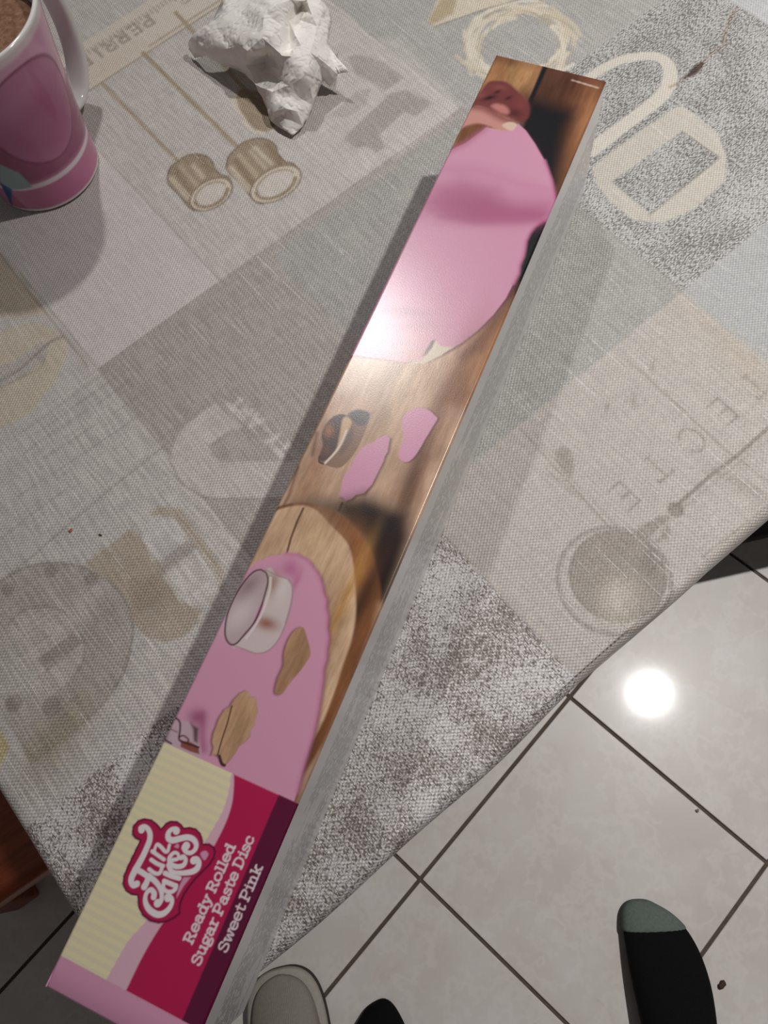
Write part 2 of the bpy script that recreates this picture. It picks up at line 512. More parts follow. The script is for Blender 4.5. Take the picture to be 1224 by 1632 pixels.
        pt.line(g(e[20:40]), 0.0014, (140, 118, 90), .7)
    pan([(90, 400), (110, 340), (180, 280), (240, 245), (320, 232), (400, 250), (445, 290), (465, 340), (520, 400), (580, 420), (600, 500), (480, 620), (330, 690), (270, 670), (235, 630), (180, 560), (110, 490), (85, 440)],
        (440, 560), 188, 112, -0.52, [((120, 430), (250, 590), 0.004, (200, 186, 165)), ((190, 330), (330, 490), 0.003, (190, 172, 148)), ((300, 330), (370, 420), 0.0035, (205, 192, 172)), ((340, 260), (440, 370), 0.003, (128, 104, 76)), ((150, 360), (270, 520), 0.003, (130, 106, 78))])
    pan([(565, 340), (580, 260), (640, 190), (720, 130), (820, 105), (910, 120), (965, 165), (980, 220), (1040, 290), (1110, 310), (1150, 400), (1000, 560), (860, 630), (800, 610), (750, 560), (690, 470), (600, 400)],
        (965, 475), 225, 125, -0.50, [((600, 350), (740, 520), 0.005, (200, 186, 165)), ((670, 240), (830, 430), 0.003, (196, 180, 156)), ((800, 180), (930, 310), 0.003, (210, 198, 178)), ((760, 210), (880, 340), 0.003, (196, 182, 160)), ((640, 280), (780, 470), 0.003, (130, 106, 78)), ((900, 150), (1000, 300), 0.004, (126, 102, 74))])
    pt.fill(px([(376, 150), (392, 142), (425, 155), (440, 195), (425, 210), (405, 205), (385, 180)]), br, .9, smooth=True)
    pt.line(px([(376, 150), (372, 165), (388, 190), (400, 207), (420, 212)]), 0.003, cre, .9, smooth=True)
    # ---- faded block figure right of the tissue
    g = lambda p: cr(520, 60, 4.708, p)
    pt.fill(g([(380, 0), (560, 0), (1000, 500), (920, 560)]), (200, 194, 189), .55, soft=0.004)
    pt.fill(g([(160, 140), (260, 130), (420, 180), (580, 300), (440, 400), (330, 330), (220, 270)]), (166, 160, 155), .8, ch=(0.25, 0, .6))
    pt.fill(g([(20, 590), (230, 400), (330, 380), (300, 500), (160, 600)]), (166, 160, 155), .6, ch=(0.2, 0, .6))
    pt.fill(g([(130, 750), (480, 420), (600, 390), (790, 490), (680, 590), (580, 560), (400, 730), (440, 830), (380, 860), (300, 810), (220, 830)]), (160, 153, 148), .8, ch=(0.25, 0, .6))
    pt.fill(g([(400, 850), (900, 520), (1000, 520), (560, 900)]), (198, 191, 185), .5, soft=0.003)
    pt.fill(g([(200, 870), (290, 830), (380, 880), (300, 1030), (120, 1030)]), (200, 195, 190), .6, soft=0.003)
    # ---- wicker wreath
    wc = PQ([(826, 72)])[0]
    for k in range(70):
        a0 = RNG.uniform(0, 2 * math.pi); ln = RNG.uniform(.5, 1.1)
        ra, rb = RNG.uniform(.0265, .046), RNG.uniform(.0265, .046)
        t = np.linspace(0, 1, 7)
        rr = ra + (rb - ra) * t
        c_ = [(206, 196, 178), (212, 204, 188), (196, 184, 162), (172, 158, 134)][k % 4]
        pt.line(np.stack([wc[0] + rr * np.cos(a0 + ln * t), wc[1] + rr * np.sin(a0 + ln * t) * .93], 1), 0.0032 if k % 4 < 3 else 0.0013, c_, .85, ch=(0, 0, .2))
    pt.fill(px([(681, 33), (692, 41), (770, 14), (830, -4), (700, -8)]), (204, 193, 173), .95, ch=(0, 0, .3))
    pt.fill(px([(681, 33), (690, 38), (722, 20), (730, -6), (704, -6)]), (166, 148, 116), .8, soft=0.002)
    pt.line(px([(692, 42), (770, 15), (830, -2)]), 0.001, (120, 106, 84), .7)
    # ---- cream loop and lozenge on the rubbed field
    g = lambda p: cr(680, 0, 2.25, p)
    loop = [(585, 275), (640, 240), (700, 213), (770, 200), (830, 203), (868, 235), (872, 290), (840, 345), (760, 410), (680, 470), (590, 540)]
    pt.line(g(loop), [.0070, .0072, .0078, .0078, .0080, .0090, .0100, .0100, .0100, .0102, .0105], (204, 197, 185), .96, smooth=True, ch=(0, 0, .15))
    pt.line(g([(590, 590), (700, 505), (780, 445), (860, 385)]), 0.0009, (120, 114, 106), .6)
    loz = [(592, 600), (730, 495), (890, 385), (920, 380), (1045, 480), (1075, 560), (1070, 650), (960, 750), (850, 800), (740, 790), (660, 725), (610, 660)]
    pt.fill(g(loz), (192, 185, 173), .97, ch=(0, 0, .35))
    pt.fill(g([(665, 652), (915, 470), (1050, 565), (800, 770)]), (182, 181, 179), 1, ch=(1, 0, .2))
    pt.line(g([(915, 470), (1050, 565), (800, 770)]), 0.0011, (122, 114, 104), .7)
    # ---- stain
    g = lambda p: cr(1060, 0, 7.46, p)
    pt.line(g([(245, 915), (330, 860), (385, 800), (440, 750)]), [.0020, .0050, .0055, .0030], (66, 30, 16), .95, smooth=True, soft=.0012)
    pt.line(g([(60, 1030), (160, 980), (250, 915)]), .0014, (130, 86, 52), .7, soft=.0012)
    pt.line(g([(440, 750), (540, 640), (690, 540), (710, 400), (780, 210), (850, 110)]), .0018, (150, 112, 82), .6, smooth=True, soft=.002)
    # ---- architect field: lettering, ladle, fine rules
    ink = (134, 124, 113)
    gc = lambda p: cr(1000, 540, 5.464, p)
    base = PQ([(1008, 786)])[0]
    for k, ch_ in enumerate('TECTE'):
        c_, f_ = {0: ((1203, 613), .3), 1: ((1160, 649), 0), 2: ((1103, 701), .38), 3: ((1047, 744), .3), 4: ((1004, 783), 0)}[k]
        o_ = PQ([c_])[0]
        sz = 0.0155
        # letters read towards the table corner with their tops towards the near edge
        letter(ch_, (o_[0] + f_ * sz, o_[1] + sz / 2), (-1, 0), (0, -1), sz, 0.0011, ink, .85)
    pt.line(gc([(0, 185), (150, 310), (290, 450), (420, 560), (560, 700), (700, 830), (900, 1000), (1060, 1110), (1230, 1250)]), .0016, (150, 140, 128), .65)
    pt.line(px([(829, 682), (880, 740), (930, 795), (975, 845)]), .0012, (148, 138, 128), .8)
    pt.line(px([(838, 680), (885, 733), (985, 842)]), .0010, (160, 150, 140), .6)
    pt.fill(px([(884, 722), (896, 711), (908, 718), (915, 740), (910, 762), (900, 755), (888, 738)]), (150, 141, 132), .85, smooth=True)
    pt.line(px([(880, 755), (900, 775), (912, 785), (925, 790)]), .0028, (166, 156, 146), .6, smooth=True)
    lc = PQ([(979, 924)])[0]
    tt = np.linspace(0, 2 * math.pi, 61)
    ring = lambda c, r_: np.stack([c[0] + r_ * np.cos(tt), c[1] + r_ * np.sin(tt)], 1)
    RL = float(np.linalg.norm(PQ([(888, 912)])[0] - lc))
    pt.line(ring(lc, RL), .0012, (128, 118, 108), .75)
    pt.line(ring(lc, RL * .955), .0010, (134, 124, 114), .6)
    ic = PQ([(984, 917)])[0]
    pt.fill(ring(ic, RL * .835)[:-1], (146, 136, 126), .95, ch=(0, 0, .6))
    pt.line(ring(ic, RL * .83), .0012, (120, 110, 100), .6)
    pt.blob(PQ([(985, 955)])[0], .013, .010, .5, (190, 180, 168), .85)
    pt.blob(PQ([(1035, 900)])[0], .012, .006, .9, (124, 115, 106), .7)
    pt.line(px([(1012, 862), (1025, 850), (1046, 834), (1062, 826)]), [.006, .0075, .006, .004], (140, 130, 119), .8, smooth=True)
    pt.dot(PQ([(1077, 812)])[0], .0046, (130, 121, 108), .85)
    pt.dot(PQ([(1062, 850)])[0], .003, (146, 136, 125), .7)
    pt.line(px([(1048, 862), (1060, 852), (1064, 840)]), .0022, (140, 130, 119), .7, smooth=True)
    pt.line(px([(1080, 805), (1130, 760), (1180, 722), (1240, 668)]), .0024, (124, 114, 102), .85)
    pt.line(px([(1088, 812), (1140, 768), (1190, 728), (1245, 680)]), .0008, (140, 130, 118), .6)
    pt.line(px([(1120, 888), (1180, 840), (1224, 806)]), .0009, (140, 130, 116), .7)
    pt.fill(px([(1086, 470), (1224, 576), (1224, 640), (1180, 600), (1130, 540)]), (176, 162, 140), .45, soft=.012)
    pt.blob(PQ([(1178, 770)])[0], .005, .018, .2, (150, 141, 132), .6)
    for c_ in ((968, 648), (1010, 640), (1040, 585)):
        pt.blob(PQ([c_])[0], .004, .0015, .6, (140, 130, 120), .6)
    # ---- round stamp on the linen field
    g = lambda p: cr(0, 880, 4.53, p)
    st = [(-260, 520), (-120, 330), (0, 222), (100, 150), (200, 105), (330, 80), (450, 80), (600, 110), (720, 170), (820, 235), (900, 340), (945, 450), (960, 550), (945, 680), (900, 850), (830, 980), (740, 1100), (600, 1240), (450, 1370), (330, 1460), (240, 1530), (150, 1370), (0, 1120), (-260, 700)]
    pt.fill(g(st), (172, 163, 155), .85, ch=(0, .12, .9))
    pt.line(g(st[1:16]), .0014, (132, 124, 114), .75, smooth=True)
    pt.line(g(st[15:23]), .0012, (140, 130, 118), .6)
    for b_ in (((700, 450), .035, .018, (150, 142, 136), .5), ((500, 1250), .03, .012, (150, 139, 118), .6), ((330, 1400), .02, .01, (146, 134, 112), .6), ((120, 900), .02, .02, (196, 191, 186), .7), ((600, 420), .02, .006, (196, 189, 184), .5)):
        pt.blob(g([b_[0]])[0], b_[1], b_[2], .4, b_[3], b_[4])
    win = [(60, 520), (140, 440), (240, 395), (380, 400), (480, 450), (560, 540), (610, 680), (590, 800), (530, 900), (400, 1010), (350, 1020), (200, 780), (90, 590)]
    pt.fill(g(win), (190, 180, 172), .9)
    pt.line(g(win[:9]), .0012, (142, 132, 123), .7, smooth=True)
    for k in range(9):
        a_ = np.array([110 + k * 27, 520 + k * 42.0]); 
        pt.line(g([a_, a_ + np.array([270, -160])]), .0009, (158, 148, 140), .55)
    pt.fill(g([(270, 770), (530, 580), (600, 650), (340, 850)]), (150, 139, 131), .8)
    for c_, r_ in (((55, 265), .0042), ((370, 135), .0042), ((660, 195), .0042), ((100, 1085), .0052), ((375, 1110), .0055)):
        pt.dot(g([c_])[0], r_, (140, 130, 122), .7)
    pt.fill(g([(-60, 1240), (0, 1280), (75, 1400), (30, 1500), (-60, 1640)]), (184, 166, 118), .85, soft=.002)
    g = lambda p: cr(0, 820, 3.06, p)
    pt.fill(g([(410, 240), (640, 70), (690, 110), (830, 310), (870, 420), (980, 465), (960, 530), (900, 595), (800, 625), (700, 590), (640, 510), (630, 430), (540, 330)]), (168, 154, 134), .85, ch=(0, .15, .6))
    pt.fill(g([(630, 330), (760, 290), (820, 340), (850, 420), (660, 470)]), (140, 126, 106), .5, soft=.004)
    pt.fill(g([(735, 0), (770, -40), (880, -30), (1010, 150), (1100, 290), (1080, 385), (1040, 300), (940, 130), (830, 10)]), (172, 158, 138), .8)
    pt.fill(g([(760, 250), (920, 120), (965, 165), (770, 310)]), (156, 146, 140), .8)
    pt.fill(g([(740, 40), (850, 20), (900, 110), (740, 230), (690, 110)]), (204, 200, 197), .6)
    pt.fill(g([(790, 300), (1000, 190), (1080, 330), (980, 450), (880, 410)]), (200, 195, 190), .6)
    pt.line(px([(0, 925), (60, 880), (125, 822), (215, 748), (260, 712)]), .0014, (140, 132, 126), .55)
    for a_, b_ in (((60, 690), (185, 600)), ((40, 720), (200, 612)), ((70, 730), (215, 636)), ((20, 700), (170, 590)), ((30, 790), (240, 650)), ((0, 860), (110, 775))):
        pt.line(px([a_, b_]), .0012, (150, 142, 138), .5)
    # ---- stone coloured figure under the mug shadow
    g = lambda p: cr(0, 400, 5.44, p)
    pt.fill(g([(-200, 760), (0, 700), (230, 620), (400, 640), (560, 760), (600, 850), (570, 930), (480, 1130), (300, 1370), (200, 1450), (0, 1540), (-200, 1600)]), (196, 184, 164), .9, ch=(0, .1, .5))
    pt.fill(g([(-200, 1060), (120, 960), (330, 800), (430, 800), (380, 950), (200, 1090), (0, 1190), (-200, 1290)]), (178, 172, 168), .9, ch=(0, 0, .8))
    pt.line(g([(0, 1130), (200, 1000), (420, 800), (540, 745)]), .0025, (144, 136, 126), .7, smooth=True)
    pt.line(g([(0, 1190), (200, 1090), (350, 1010), (400, 900)]), .0012, (146, 134, 116), .6, smooth=True)
    pt.fill(g([(-200, 100), (0, 40), (120, 180), (330, 420), (390, 540), (200, 580), (-200, 560)]), (180, 160, 128), .6, soft=.004)
    pt.line(g([(0, 20), (150, 230), (320, 440), (400, 540), (560, 740), (700, 920), (760, 1000)]), .0016, (150, 136, 116), .6)
    # ---- pale hook and small lettering on the grey field
    g = lambda p: cr(260, 600, 5.1, p)
    pt.fill(g([(430, 215), (540, 320), (650, 415), (560, 430), (460, 490), (370, 560), (400, 640), (480, 690), (960, 690), (1100, 690), (1000, 990), (400, 990), (260, 940), (140, 850), (70, 740), (65, 640), (100, 500), (200, 380), (330, 280)]), (193, 187, 182), .9, ch=(0, 0, .7))
    pt.line(g([(430, 215), (520, 300), (650, 415)]), .0009, (140, 132, 124), .4)
    pt.line(g([(65, 700), (140, 850), (260, 940), (400, 990), (1000, 990)]), .0010, (132, 124, 116), .6, smooth=True)
    o0 = g([(1000, 590)])[0]; o1 = g([(560, 175)])[0]
    xd = (o1 - o0) / np.linalg.norm(o1 - o0); yd = np.array([-xd[1], xd[0]])
    if yd[0] > 0: yd = -yd
    tot = float(np.linalg.norm(o1 - o0))
    o0 = o0 + yd * -.003
    for ch_, f_ in (('T', -.02), ('Y', .16), ('A', .50), ('R', .69), ('T', .86)):
        letter(ch_, o0 + xd * (tot * f_), xd, yd, tot * .155, .0028, (198, 193, 188), .9)
    # tiny dark flecks of the print on the pale field
    me_obj = link('tablecloth', me, cloth_material())
    put_color(me, 'ink', pt.rgb)
    put_color(me, 'par', pt.x)
    put_vec(me, 'pq', np.c_[P, np.zeros(len(P))])
    me_obj.location = (E0[0], E0[1], 0); me_obj.rotation_euler = (0, 0, EA)
    # solid thickness is not needed on the open side; a narrow hem turns the free edge under
    return me_obj
cloth = build_cloth()
tag(cloth, 'grey and beige coated tablecloth printed with patchwork kitchen motifs', 'tablecloth')

# ================================================================== CARTON
BA = 0.9560433
BL, BW, BH = 0.5119396, 0.0646131, 0.0881388
BO = np.array([-0.1729677, -0.0278691])
UV_ = np.array([math.cos(BA), math.sin(BA)]); WV_ = np.array([UV_[1], -UV_[0]])
# local axes of the box: x = across the top (left edge -> right edge), y = along towards the far end
box = empty('sugar_paste_box', (BO[0], BO[1], ZT), BA - math.pi / 2)
tag(box, 'long glossy carton of pink sugar paste lying across the tablecloth', 'box')
def AB(pts):
    r = ground(pts, ZT + BH)[:, :2] - BO
    return np.stack([r @ WV_, r @ UV_], 1)
def ca_(x0, y0, sc, pts):
    return AB(np.array(pts, float) / sc + np.array([x0, y0]))

GLYPH = {
 'R': (.86, [[(.12, 0), (.12, 1)], [(.12, 1), (.42, 1), (.6, .9), (.62, .72), (.5, .56), (.12, .5)], [(.38, .5), (.68, 0)], [(0, 0), (.28, 0)], [(0, 1), (.2, 1)], [(.58, 0), (.8, 0)]]),
 'P': (.78, [[(.12, 0), (.12, 1)], [(.12, 1), (.42, 1), (.62, .9), (.64, .68), (.5, .48), (.12, .44)], [(0, 0), (.3, 0)], [(0, 1), (.2, 1)]]),
 'D': (.86, [[(.12, 0), (.12, 1)], [(.12, 1), (.4, 1), (.64, .82), (.7, .5), (.64, .18), (.4, 0), (.12, 0)], [(0, 0), (.2, 0)], [(0, 1), (.2, 1)]]),
 'S': (.74, [[(.58, .78), (.54, .92), (.34, 1), (.12, .9), (.1, .68), (.34, .54), (.6, .38), (.6, .1), (.34, 0), (.1, .08), (.06, .22)]]),
 'e': (.72, [[(.1, .37), (.6, .37)], [(.6, .37), (.57, .6), (.34, .72), (.12, .6), (.06, .36), (.14, .1), (.36, 0), (.6, .1)]]),
 'a': (.74, [[(.1, .6), (.3, .71), (.5, .62), (.52, .42)], [(.52, .45), (.52, .0)], [(.52, .4), (.22, .42), (.07, .22), (.2, .01), (.42, .06), (.52, .22)], [(.52, 0), (.66, 0)]]),
 'd': (.78, [[(.54, .36), (.46, .62), (.3, .7), (.1, .58), (.05, .35), (.1, .1), (.3, 0), (.46, .08), (.54, .36)], [(.56, 1), (.56, 0)], [(.42, 1), (.56, 1)], [(.56, 0), (.7, 0)]]),
 'y': (.74, [[(.1, .7), (.35, .05)], [(.6, .7), (.34, .05), (.2, -.24), (.04, -.24)], [(0, .7), (.22, .7)], [(.48, .7), (.7, .7)]]),
 'o': (.74, [[(.35, .71), (.12, .6), (.05, .35), (.12, .1), (.35, 0), (.58, .1), (.65, .35), (.58, .6), (.35, .71)]]),
 'l': (.44, [[(.22, 1), (.22, 0)], [(.06, 1), (.22, 1)], [(.05, 0), (.38, 0)]]),
 'u': (.8, [[(.15, .7), (.15, .2), (.27, .02), (.45, .06), (.57, .25)], [(.58, .7), (.58, 0)], [(.02, .7), (.15, .7)], [(.45, .7), (.58, .7)], [(.58, 0), (.72, 0)]]),
 'g': (.72, [[(.31, .72), (.12, .64), (.08, .47), (.14, .3), (.31, .24), (.5, .3), (.55, .47), (.5, .64), (.31, .72)], [(.2, .24), (.1, .1), (.5, .04), (.62, -.1), (.5, -.25), (.2, -.27), (.06, -.14), (.2, .0)], [(.5, .62), (.66, .72)]]),
 'r': (.58, [[(.17, .7), (.17, 0)], [(.17, .42), (.3, .64), (.52, .68)], [(.03, .7), (.17, .7)], [(.02, 0), (.36, 0)]]),
 's': (.6, [[(.48, .56), (.42, .66), (.27, .71), (.1, .64), (.1, .48), (.27, .38), (.48, .27), (.47, .07), (.27, 0), (.09, .06), (.06, .16)]]),
 't': (.54, [[(.22, .95), (.22, .16), (.33, .01), (.5, .08)], [(.04, .7), (.47, .7)]]),
 'i': (.44, [[(.22, .7), (.22, 0)], [(.06, .7), (.22, .7)], [(.05, 0), (.38, 0)], [(.21, .96), (.22, .97)]]),
 'c': (.66, [[(.56, .52), (.52, .64), (.34, .71), (.12, .6), (.06, .35), (.14, .1), (.36, 0), (.58, .12)]]),
 'w': (.94, [[(.1, .7), (.26, .03), (.46, .62), (.64, .03), (.82, .7)], [(0, .7), (.22, .7)], [(.72, .7), (.92, .7)]]),
 'n': (.8, [[(.17, .7), (.17, 0)], [(.17, .42), (.28, .62), (.44, .7), (.56, .58), (.57, .4)], [(.57, .42), (.57, 0)], [(.03, .7), (.17, .7)], [(.04, 0), (.3, 0)], [(.45, 0), (.71, 0)]]),
 'k': (.78, [[(.17, 1), (.17, 0)], [(.58, .7), (.2, .32)], [(.3, .42), (.6, 0)], [(.03, 1), (.17, 1)], [(.04, 0), (.3, 0)], [(.46, .7), (.68, .7)], [(.5, 0), (.72, 0)]]),
 ' ': (.36, []),
}
def set_text(pt, text, p0, p1, ptop, color, wgt):
    p0, p1, ptop = [np.array(q) for q in (p0, p1, ptop)]
    tot = sum(GLYPH[c][0] for c in text)
    L = float(np.linalg.norm(p1 - p0)); xd = (p1 - p0) / L
    yd = np.array([-xd[1], xd[0]])
    cap = abs(float((ptop - p0) @ yd)); 
    if (ptop - p0) @ yd < 0: yd = -yd
    k = L / tot; x = 0.0
    for c in text:
        adv, strokes = GLYPH[c]
        for s in strokes:
            pts = [p0 + xd * ((x + a) * k) + yd * (b * cap) for a, b in s]
            pt.line(pts, wgt * cap, color, smooth=(len(s) > 3))
        x += adv

def print_material():
    m = NT('glossy_printed_card')
    ab = m.attr('ab', 'Vector'); col = m.attr('ink'); par = m.attr('par')
    sep = m.n('ShaderNodeSeparateColor'); m.l(par, sep.inputs[0])
    g1 = m.noise(m.mapv(ab, (420, 42, 1), (0, 0, 0.06)), 1.0, 5.0, 0.65)
    g2 = m.noise(m.mapv(ab, (60, 22, 1)), 1.0, 4.0, 0.6)
    gr = m.math('MULTIPLY', m.ramp(g1, .3, .7, .86, 1.12), m.ramp(g2, .3, .7, .70, 1.16))
    gc = m.n('ShaderNodeCombineColor'); m.l(gr, gc.inputs[0]); m.l(m.math('POWER', gr, 1.15), gc.inputs[1]); m.l(m.math('POWER', gr, 1.3), gc.inputs[2])
    c = m.mix(sep.outputs[0], col, m.mix(1.0, col, gc.outputs[0], 'MULTIPLY'))
    # fine pin-stripe of the cream label field
    xyz = m.n('ShaderNodeSeparateXYZ'); m.l(ab, xyz.inputs[0])
    stp = m.ramp(m.math('SINE', m.math('MULTIPLY', xyz.outputs[1], 2 * math.pi / 0.00355)), -.4, .4)
    c = m.mix(m.math('MULTIPLY', stp, sep.outputs[1]), c, rgba((218, 206, 168)))
    m.set(col=c, rough=0.23, spec=0.5)
    m.bump(m.noise(m.mapv(ab, (1500, 1500, 1)), 1.0, 2.0, .6), .16, .00016)
    return m.m
print_mat = print_material()

def build_top():
    xs = np.linspace(0, BW, 216)
    ys = np.r_[np.arange(0, 0.104, 0.0003), np.linspace(0.104, BL, 900)]
    A, Bq = np.meshgrid(xs, ys, indexing='ij')
    # card face: edges roll over the folds a little
    e = np.minimum(np.minimum(A, BW - A), np.minimum(Bq, BL - Bq))
    dz = -0.0011 * np.clip(1 - e / 0.0012, 0, 1) ** 2
    dz -= 0.0022 * np.clip(1 - Bq / 0.010, 0, 1) ** 2           # softened near fold
    X = np.stack([A, Bq, BH + dz], -1)
    me = grid_mesh('printed_top', X)
    pt = Paint(np.stack([A, Bq], -1).reshape(-1, 2), (212, 174, 146), 0.00035)
    def P(pts): return AB(pts)
    WOOD = (1, 0, 0); FLAT = (0, 0, 0)
    pink, pinkd = (226, 163, 190), (196, 112, 150)
    pt.fill([(-1, 0), (1, 0), (1, 1), (-1, 1)], None, ch=WOOD)
    # ---- planks at the far end
    g = lambda p: ca_(720, 80, 4.708, p)
    pt.fill(g([(300, -40), (720, 60), (560, 420), (-40, 760), (-100, 600)]), (176, 122, 84), 1, soft=.004)
    pt.blob(g([(510, 180)])[0], .012, .02, .2, (196, 150, 104), .9)
    pt.fill(g([(705, 60), (1300, 180), (800, 1500), (300, 2000), (575, 400)]), (104, 66, 50), 1, soft=.001)
    pt.fill(P([(915, 185), (960, 140), (930, 240), (880, 350), (872, 340), (893, 270)]), (156, 104, 72), .9, soft=.004)
    pt.fill(P([(838, 450), (850, 420), (800, 540), (745, 650), (700, 640), (740, 560)]), (180, 126, 86), .95, soft=.004)
    pt.blob(g([(1050, 300)])[0], .007, .03, 0, (150, 98, 70), .8)
    pt.blob(g([(980, 560)])[0], .004, .03, -.05, (176, 122, 82), .8)
    pt.blob(g([(760, 240)])[0], .008, .02, .1, (90, 58, 46), .7)
    pt.blob(g([(360, 60)])[0], .02, .004, 0, (104, 62, 44), .6)
    pt.blob(g([(1060, 210)])[0], .012, .004, .1, (120, 70, 54), .5)
    pt.line(g([(715, 95), (590, 380)]), .0026, (26, 30, 34), 1, soft=.0008, ch=FLAT)
    # shadow cast inside the printed picture, right of the sheet
    pt.fill(P([(838, 150), (880, 165), (912, 175), (915, 188), (906, 205), (898, 250), (890, 300), (884, 340), (872, 372), (852, 420), (836, 460), (815, 470), (800, 300), (820, 200)]), (26, 26, 30), 1, soft=.0080, ch=FLAT)
    pt.fill(P([(856, 356), (880, 348), (862, 395), (840, 445), (822, 470), (815, 440), (835, 390)]), (22, 24, 28), 1, soft=.0008, ch=FLAT)
    pt.fill(P([(826, 452), (838, 448), (770, 560), (735, 570), (770, 520)]), (110, 66, 46), .8, soft=.003)
    # hand
    h = lambda p: ca_(638, 64, 2.844, p)
    pt.fill(h([(200, 520), (250, 470), (285, 395), (350, 378), (395, 385), (330, 445), (250, 500)]), (128, 82, 46), 1, soft=.001, ch=WOOD)
    pt.fill(h([(330, 290), (370, 225), (400, 190), (435, 184), (475, 188), (512, 212), (560, 260), (586, 302), (580, 350), (545, 372), (480, 345), (400, 310)]), (124, 62, 62), 1, soft=.0012, smooth=True, ch=FLAT)
    for c_, ru, rv, an, col_, al in (((450, 215), .005, .0025, .2, (146, 80, 76), .8), ((545, 290), .0035, .006, .3, (140, 70, 70), .8), ((400, 262), .0042, .0016, .6, (30, 16, 20), 1), ((440, 235), .0022, .0012, .9, (64, 30, 34), .9), ((490, 262), .0022, .0012, .9, (70, 34, 38), .9), ((520, 330), .004, .003, .2, (84, 42, 44), .8), ((360, 250), .004, .003, .5, (150, 82, 78), .7)):
        pt.blob(h([c_])[0], ru, rv, an, col_, al)
    pt.fill(h([(412, 302), (432, 288), (470, 296), (492, 318), (484, 336), (450, 330)]), (206, 134, 128), 1, soft=.0016, smooth=True, ch=FLAT)
    pt.fill(h([(262, 410), (300, 335), (335, 300), (380, 305), (450, 345), (505, 366), (534, 386), (534, 406), (510, 420), (470, 408), (410, 392), (350, 378), (300, 388)]), (216, 154, 144), 1, soft=.0010, smooth=True, ch=FLAT)
    pt.line(h([(335, 302), (385, 312), (450, 348), (500, 368)]), .0040, (142, 76, 76), .85, soft=.0030, smooth=True)
    pt.line(h([(300, 392), (350, 380), (410, 394)]), .0012, (150, 90, 86), .6, soft=.0012, smooth=True)
    pt.fill(h([(462, 388), (485, 372), (515, 374), (533, 390), (524, 410), (495, 410)]), (232, 202, 180), 1, soft=.0007, smooth=True)
    # ---- raised pink sheet
    sheet = [(690, 262), (716, 240), (742, 228), (760, 215), (775, 203), (800, 208), (818, 208), (826, 197), (838, 208), (852, 228), (868, 256), (879, 287), (885, 318), (884, 338), (876, 348), (864, 352), (852, 361), (844, 371), (838, 384), (836, 398), (834, 408), (828, 422), (826, 436), (818, 452), (806, 476), (786, 502), (762, 526), (735, 547), (710, 561), (690, 571), (672, 577), (640, 577), (610, 572), (560, 566), (500, 600), (560, 420)]
    pt.fill(P([(x + 3, y + 3) for x, y in sheet]), (120, 60, 80), .8, soft=.0010, ch=FLAT)
    pt.fill(P(sheet), pink, 1, soft=.0005, ch=FLAT)
    pt.line(P(sheet[10:24]), .0016, (214, 134, 170), .8, soft=.001)
    pt.line(P([(690, 262), (716, 241), (742, 229), (772, 206)]), .003, (200, 116, 150), .7, soft=.003)
    fold = [(640, 318), (700, 300), (760, 305), (830, 318), (880, 318), (876, 344), (850, 350), (800, 352), (740, 345), (680, 340), (650, 345)]
    pt.fill(P(fold), (190, 106, 144), .75, soft=.012)
    pt.fill(P([(692, 330), (700, 300), (735, 285), (790, 300), (800, 330), (780, 348), (740, 352), (705, 348)]), (176, 92, 130), .55, soft=.009)
    pt.fill(P([(700, 345), (760, 335), (830, 335), (872, 338), (864, 352), (830, 356), (760, 358)]), (182, 98, 136), .55, soft=.003)
    pt.fill(P([(690, 335), (760, 318), (830, 330), (874, 332), (866, 350), (820, 354), (740, 350)]), (184, 98, 138), .5, soft=.006)
    pt.fill(P([(700, 262), (760, 262), (830, 286), (876, 300), (830, 300), (760, 280), (700, 276)]), (206, 132, 166), .5, soft=.006)
    # rolled far end of the sheet
    pt.blob(P([(640, 497)])[0], .012, .0035, .2, (150, 110, 130), .5)
    pt.blob(P([(662, 520)])[0], .010, .003, .4, (170, 126, 140), .35)
    pt.fill(P([(648, 580), (672, 574), (688, 556), (694, 542), (702, 552), (716, 553), (724, 552), (700, 568), (675, 580)]), (226, 214, 190), 1, soft=.0006)
    pt.fill(P([(673, 568), (682, 552), (688, 543), (694, 541), (689, 553), (680, 565)]), (84, 74, 86), 1, soft=.0006)
    # ---- plank in the middle
    for c_, ru, rv, col, a in (((640, 610), .012, .03, (214, 178, 140), .5), ((700, 640), .004, .03, (132, 84, 58), .55), ((735, 600), .006, .03, (150, 98, 66), .6), ((680, 720), .004, .035, (140, 92, 64), .6), ((655, 770), .004, .03, (112, 66, 42), .7), ((500, 760), .006, .02, (176, 126, 88), .7)):
        pt.blob(P([c_])[0], ru, rv, 0.05, col, a)
    for s in ([(475, 745), (460, 790), (452, 805)], [(505, 690), (498, 725)]):
        pt.line(P(s), .0014, (96, 52, 34), .7, soft=.0012)
    # ---- leaf cutter
    g = lambda p: ca_(490, 630, 5.32, p)
    pt.fill(g([(355, 165), (420, 120), (520, 150), (520, 220), (450, 400), (370, 530), (270, 615), (150, 590), (100, 575), (100, 520), (130, 430), (120, 330), (160, 240), (240, 170), (310, 165)]), (150, 116, 96), 1, smooth=True, ch=FLAT)
    pt.fill(g([(120, 340), (160, 240), (240, 172), (320, 170), (290, 300), (250, 440), (200, 520), (120, 560), (100, 520), (130, 430)]), (84, 62, 62), 1, soft=.0008, smooth=True)
    pt.blob(g([(180, 300)])[0], .0022, .0035, .3, (176, 116, 76), .9)
    pt.blob(g([(160, 470)])[0], .003, .003, 0, (120, 78, 64), .8)
    pt.fill(g([(345, 165), (420, 122), (520, 150), (515, 215), (470, 260), (390, 230)]), (86, 76, 84), .95, soft=.0010, smooth=True)
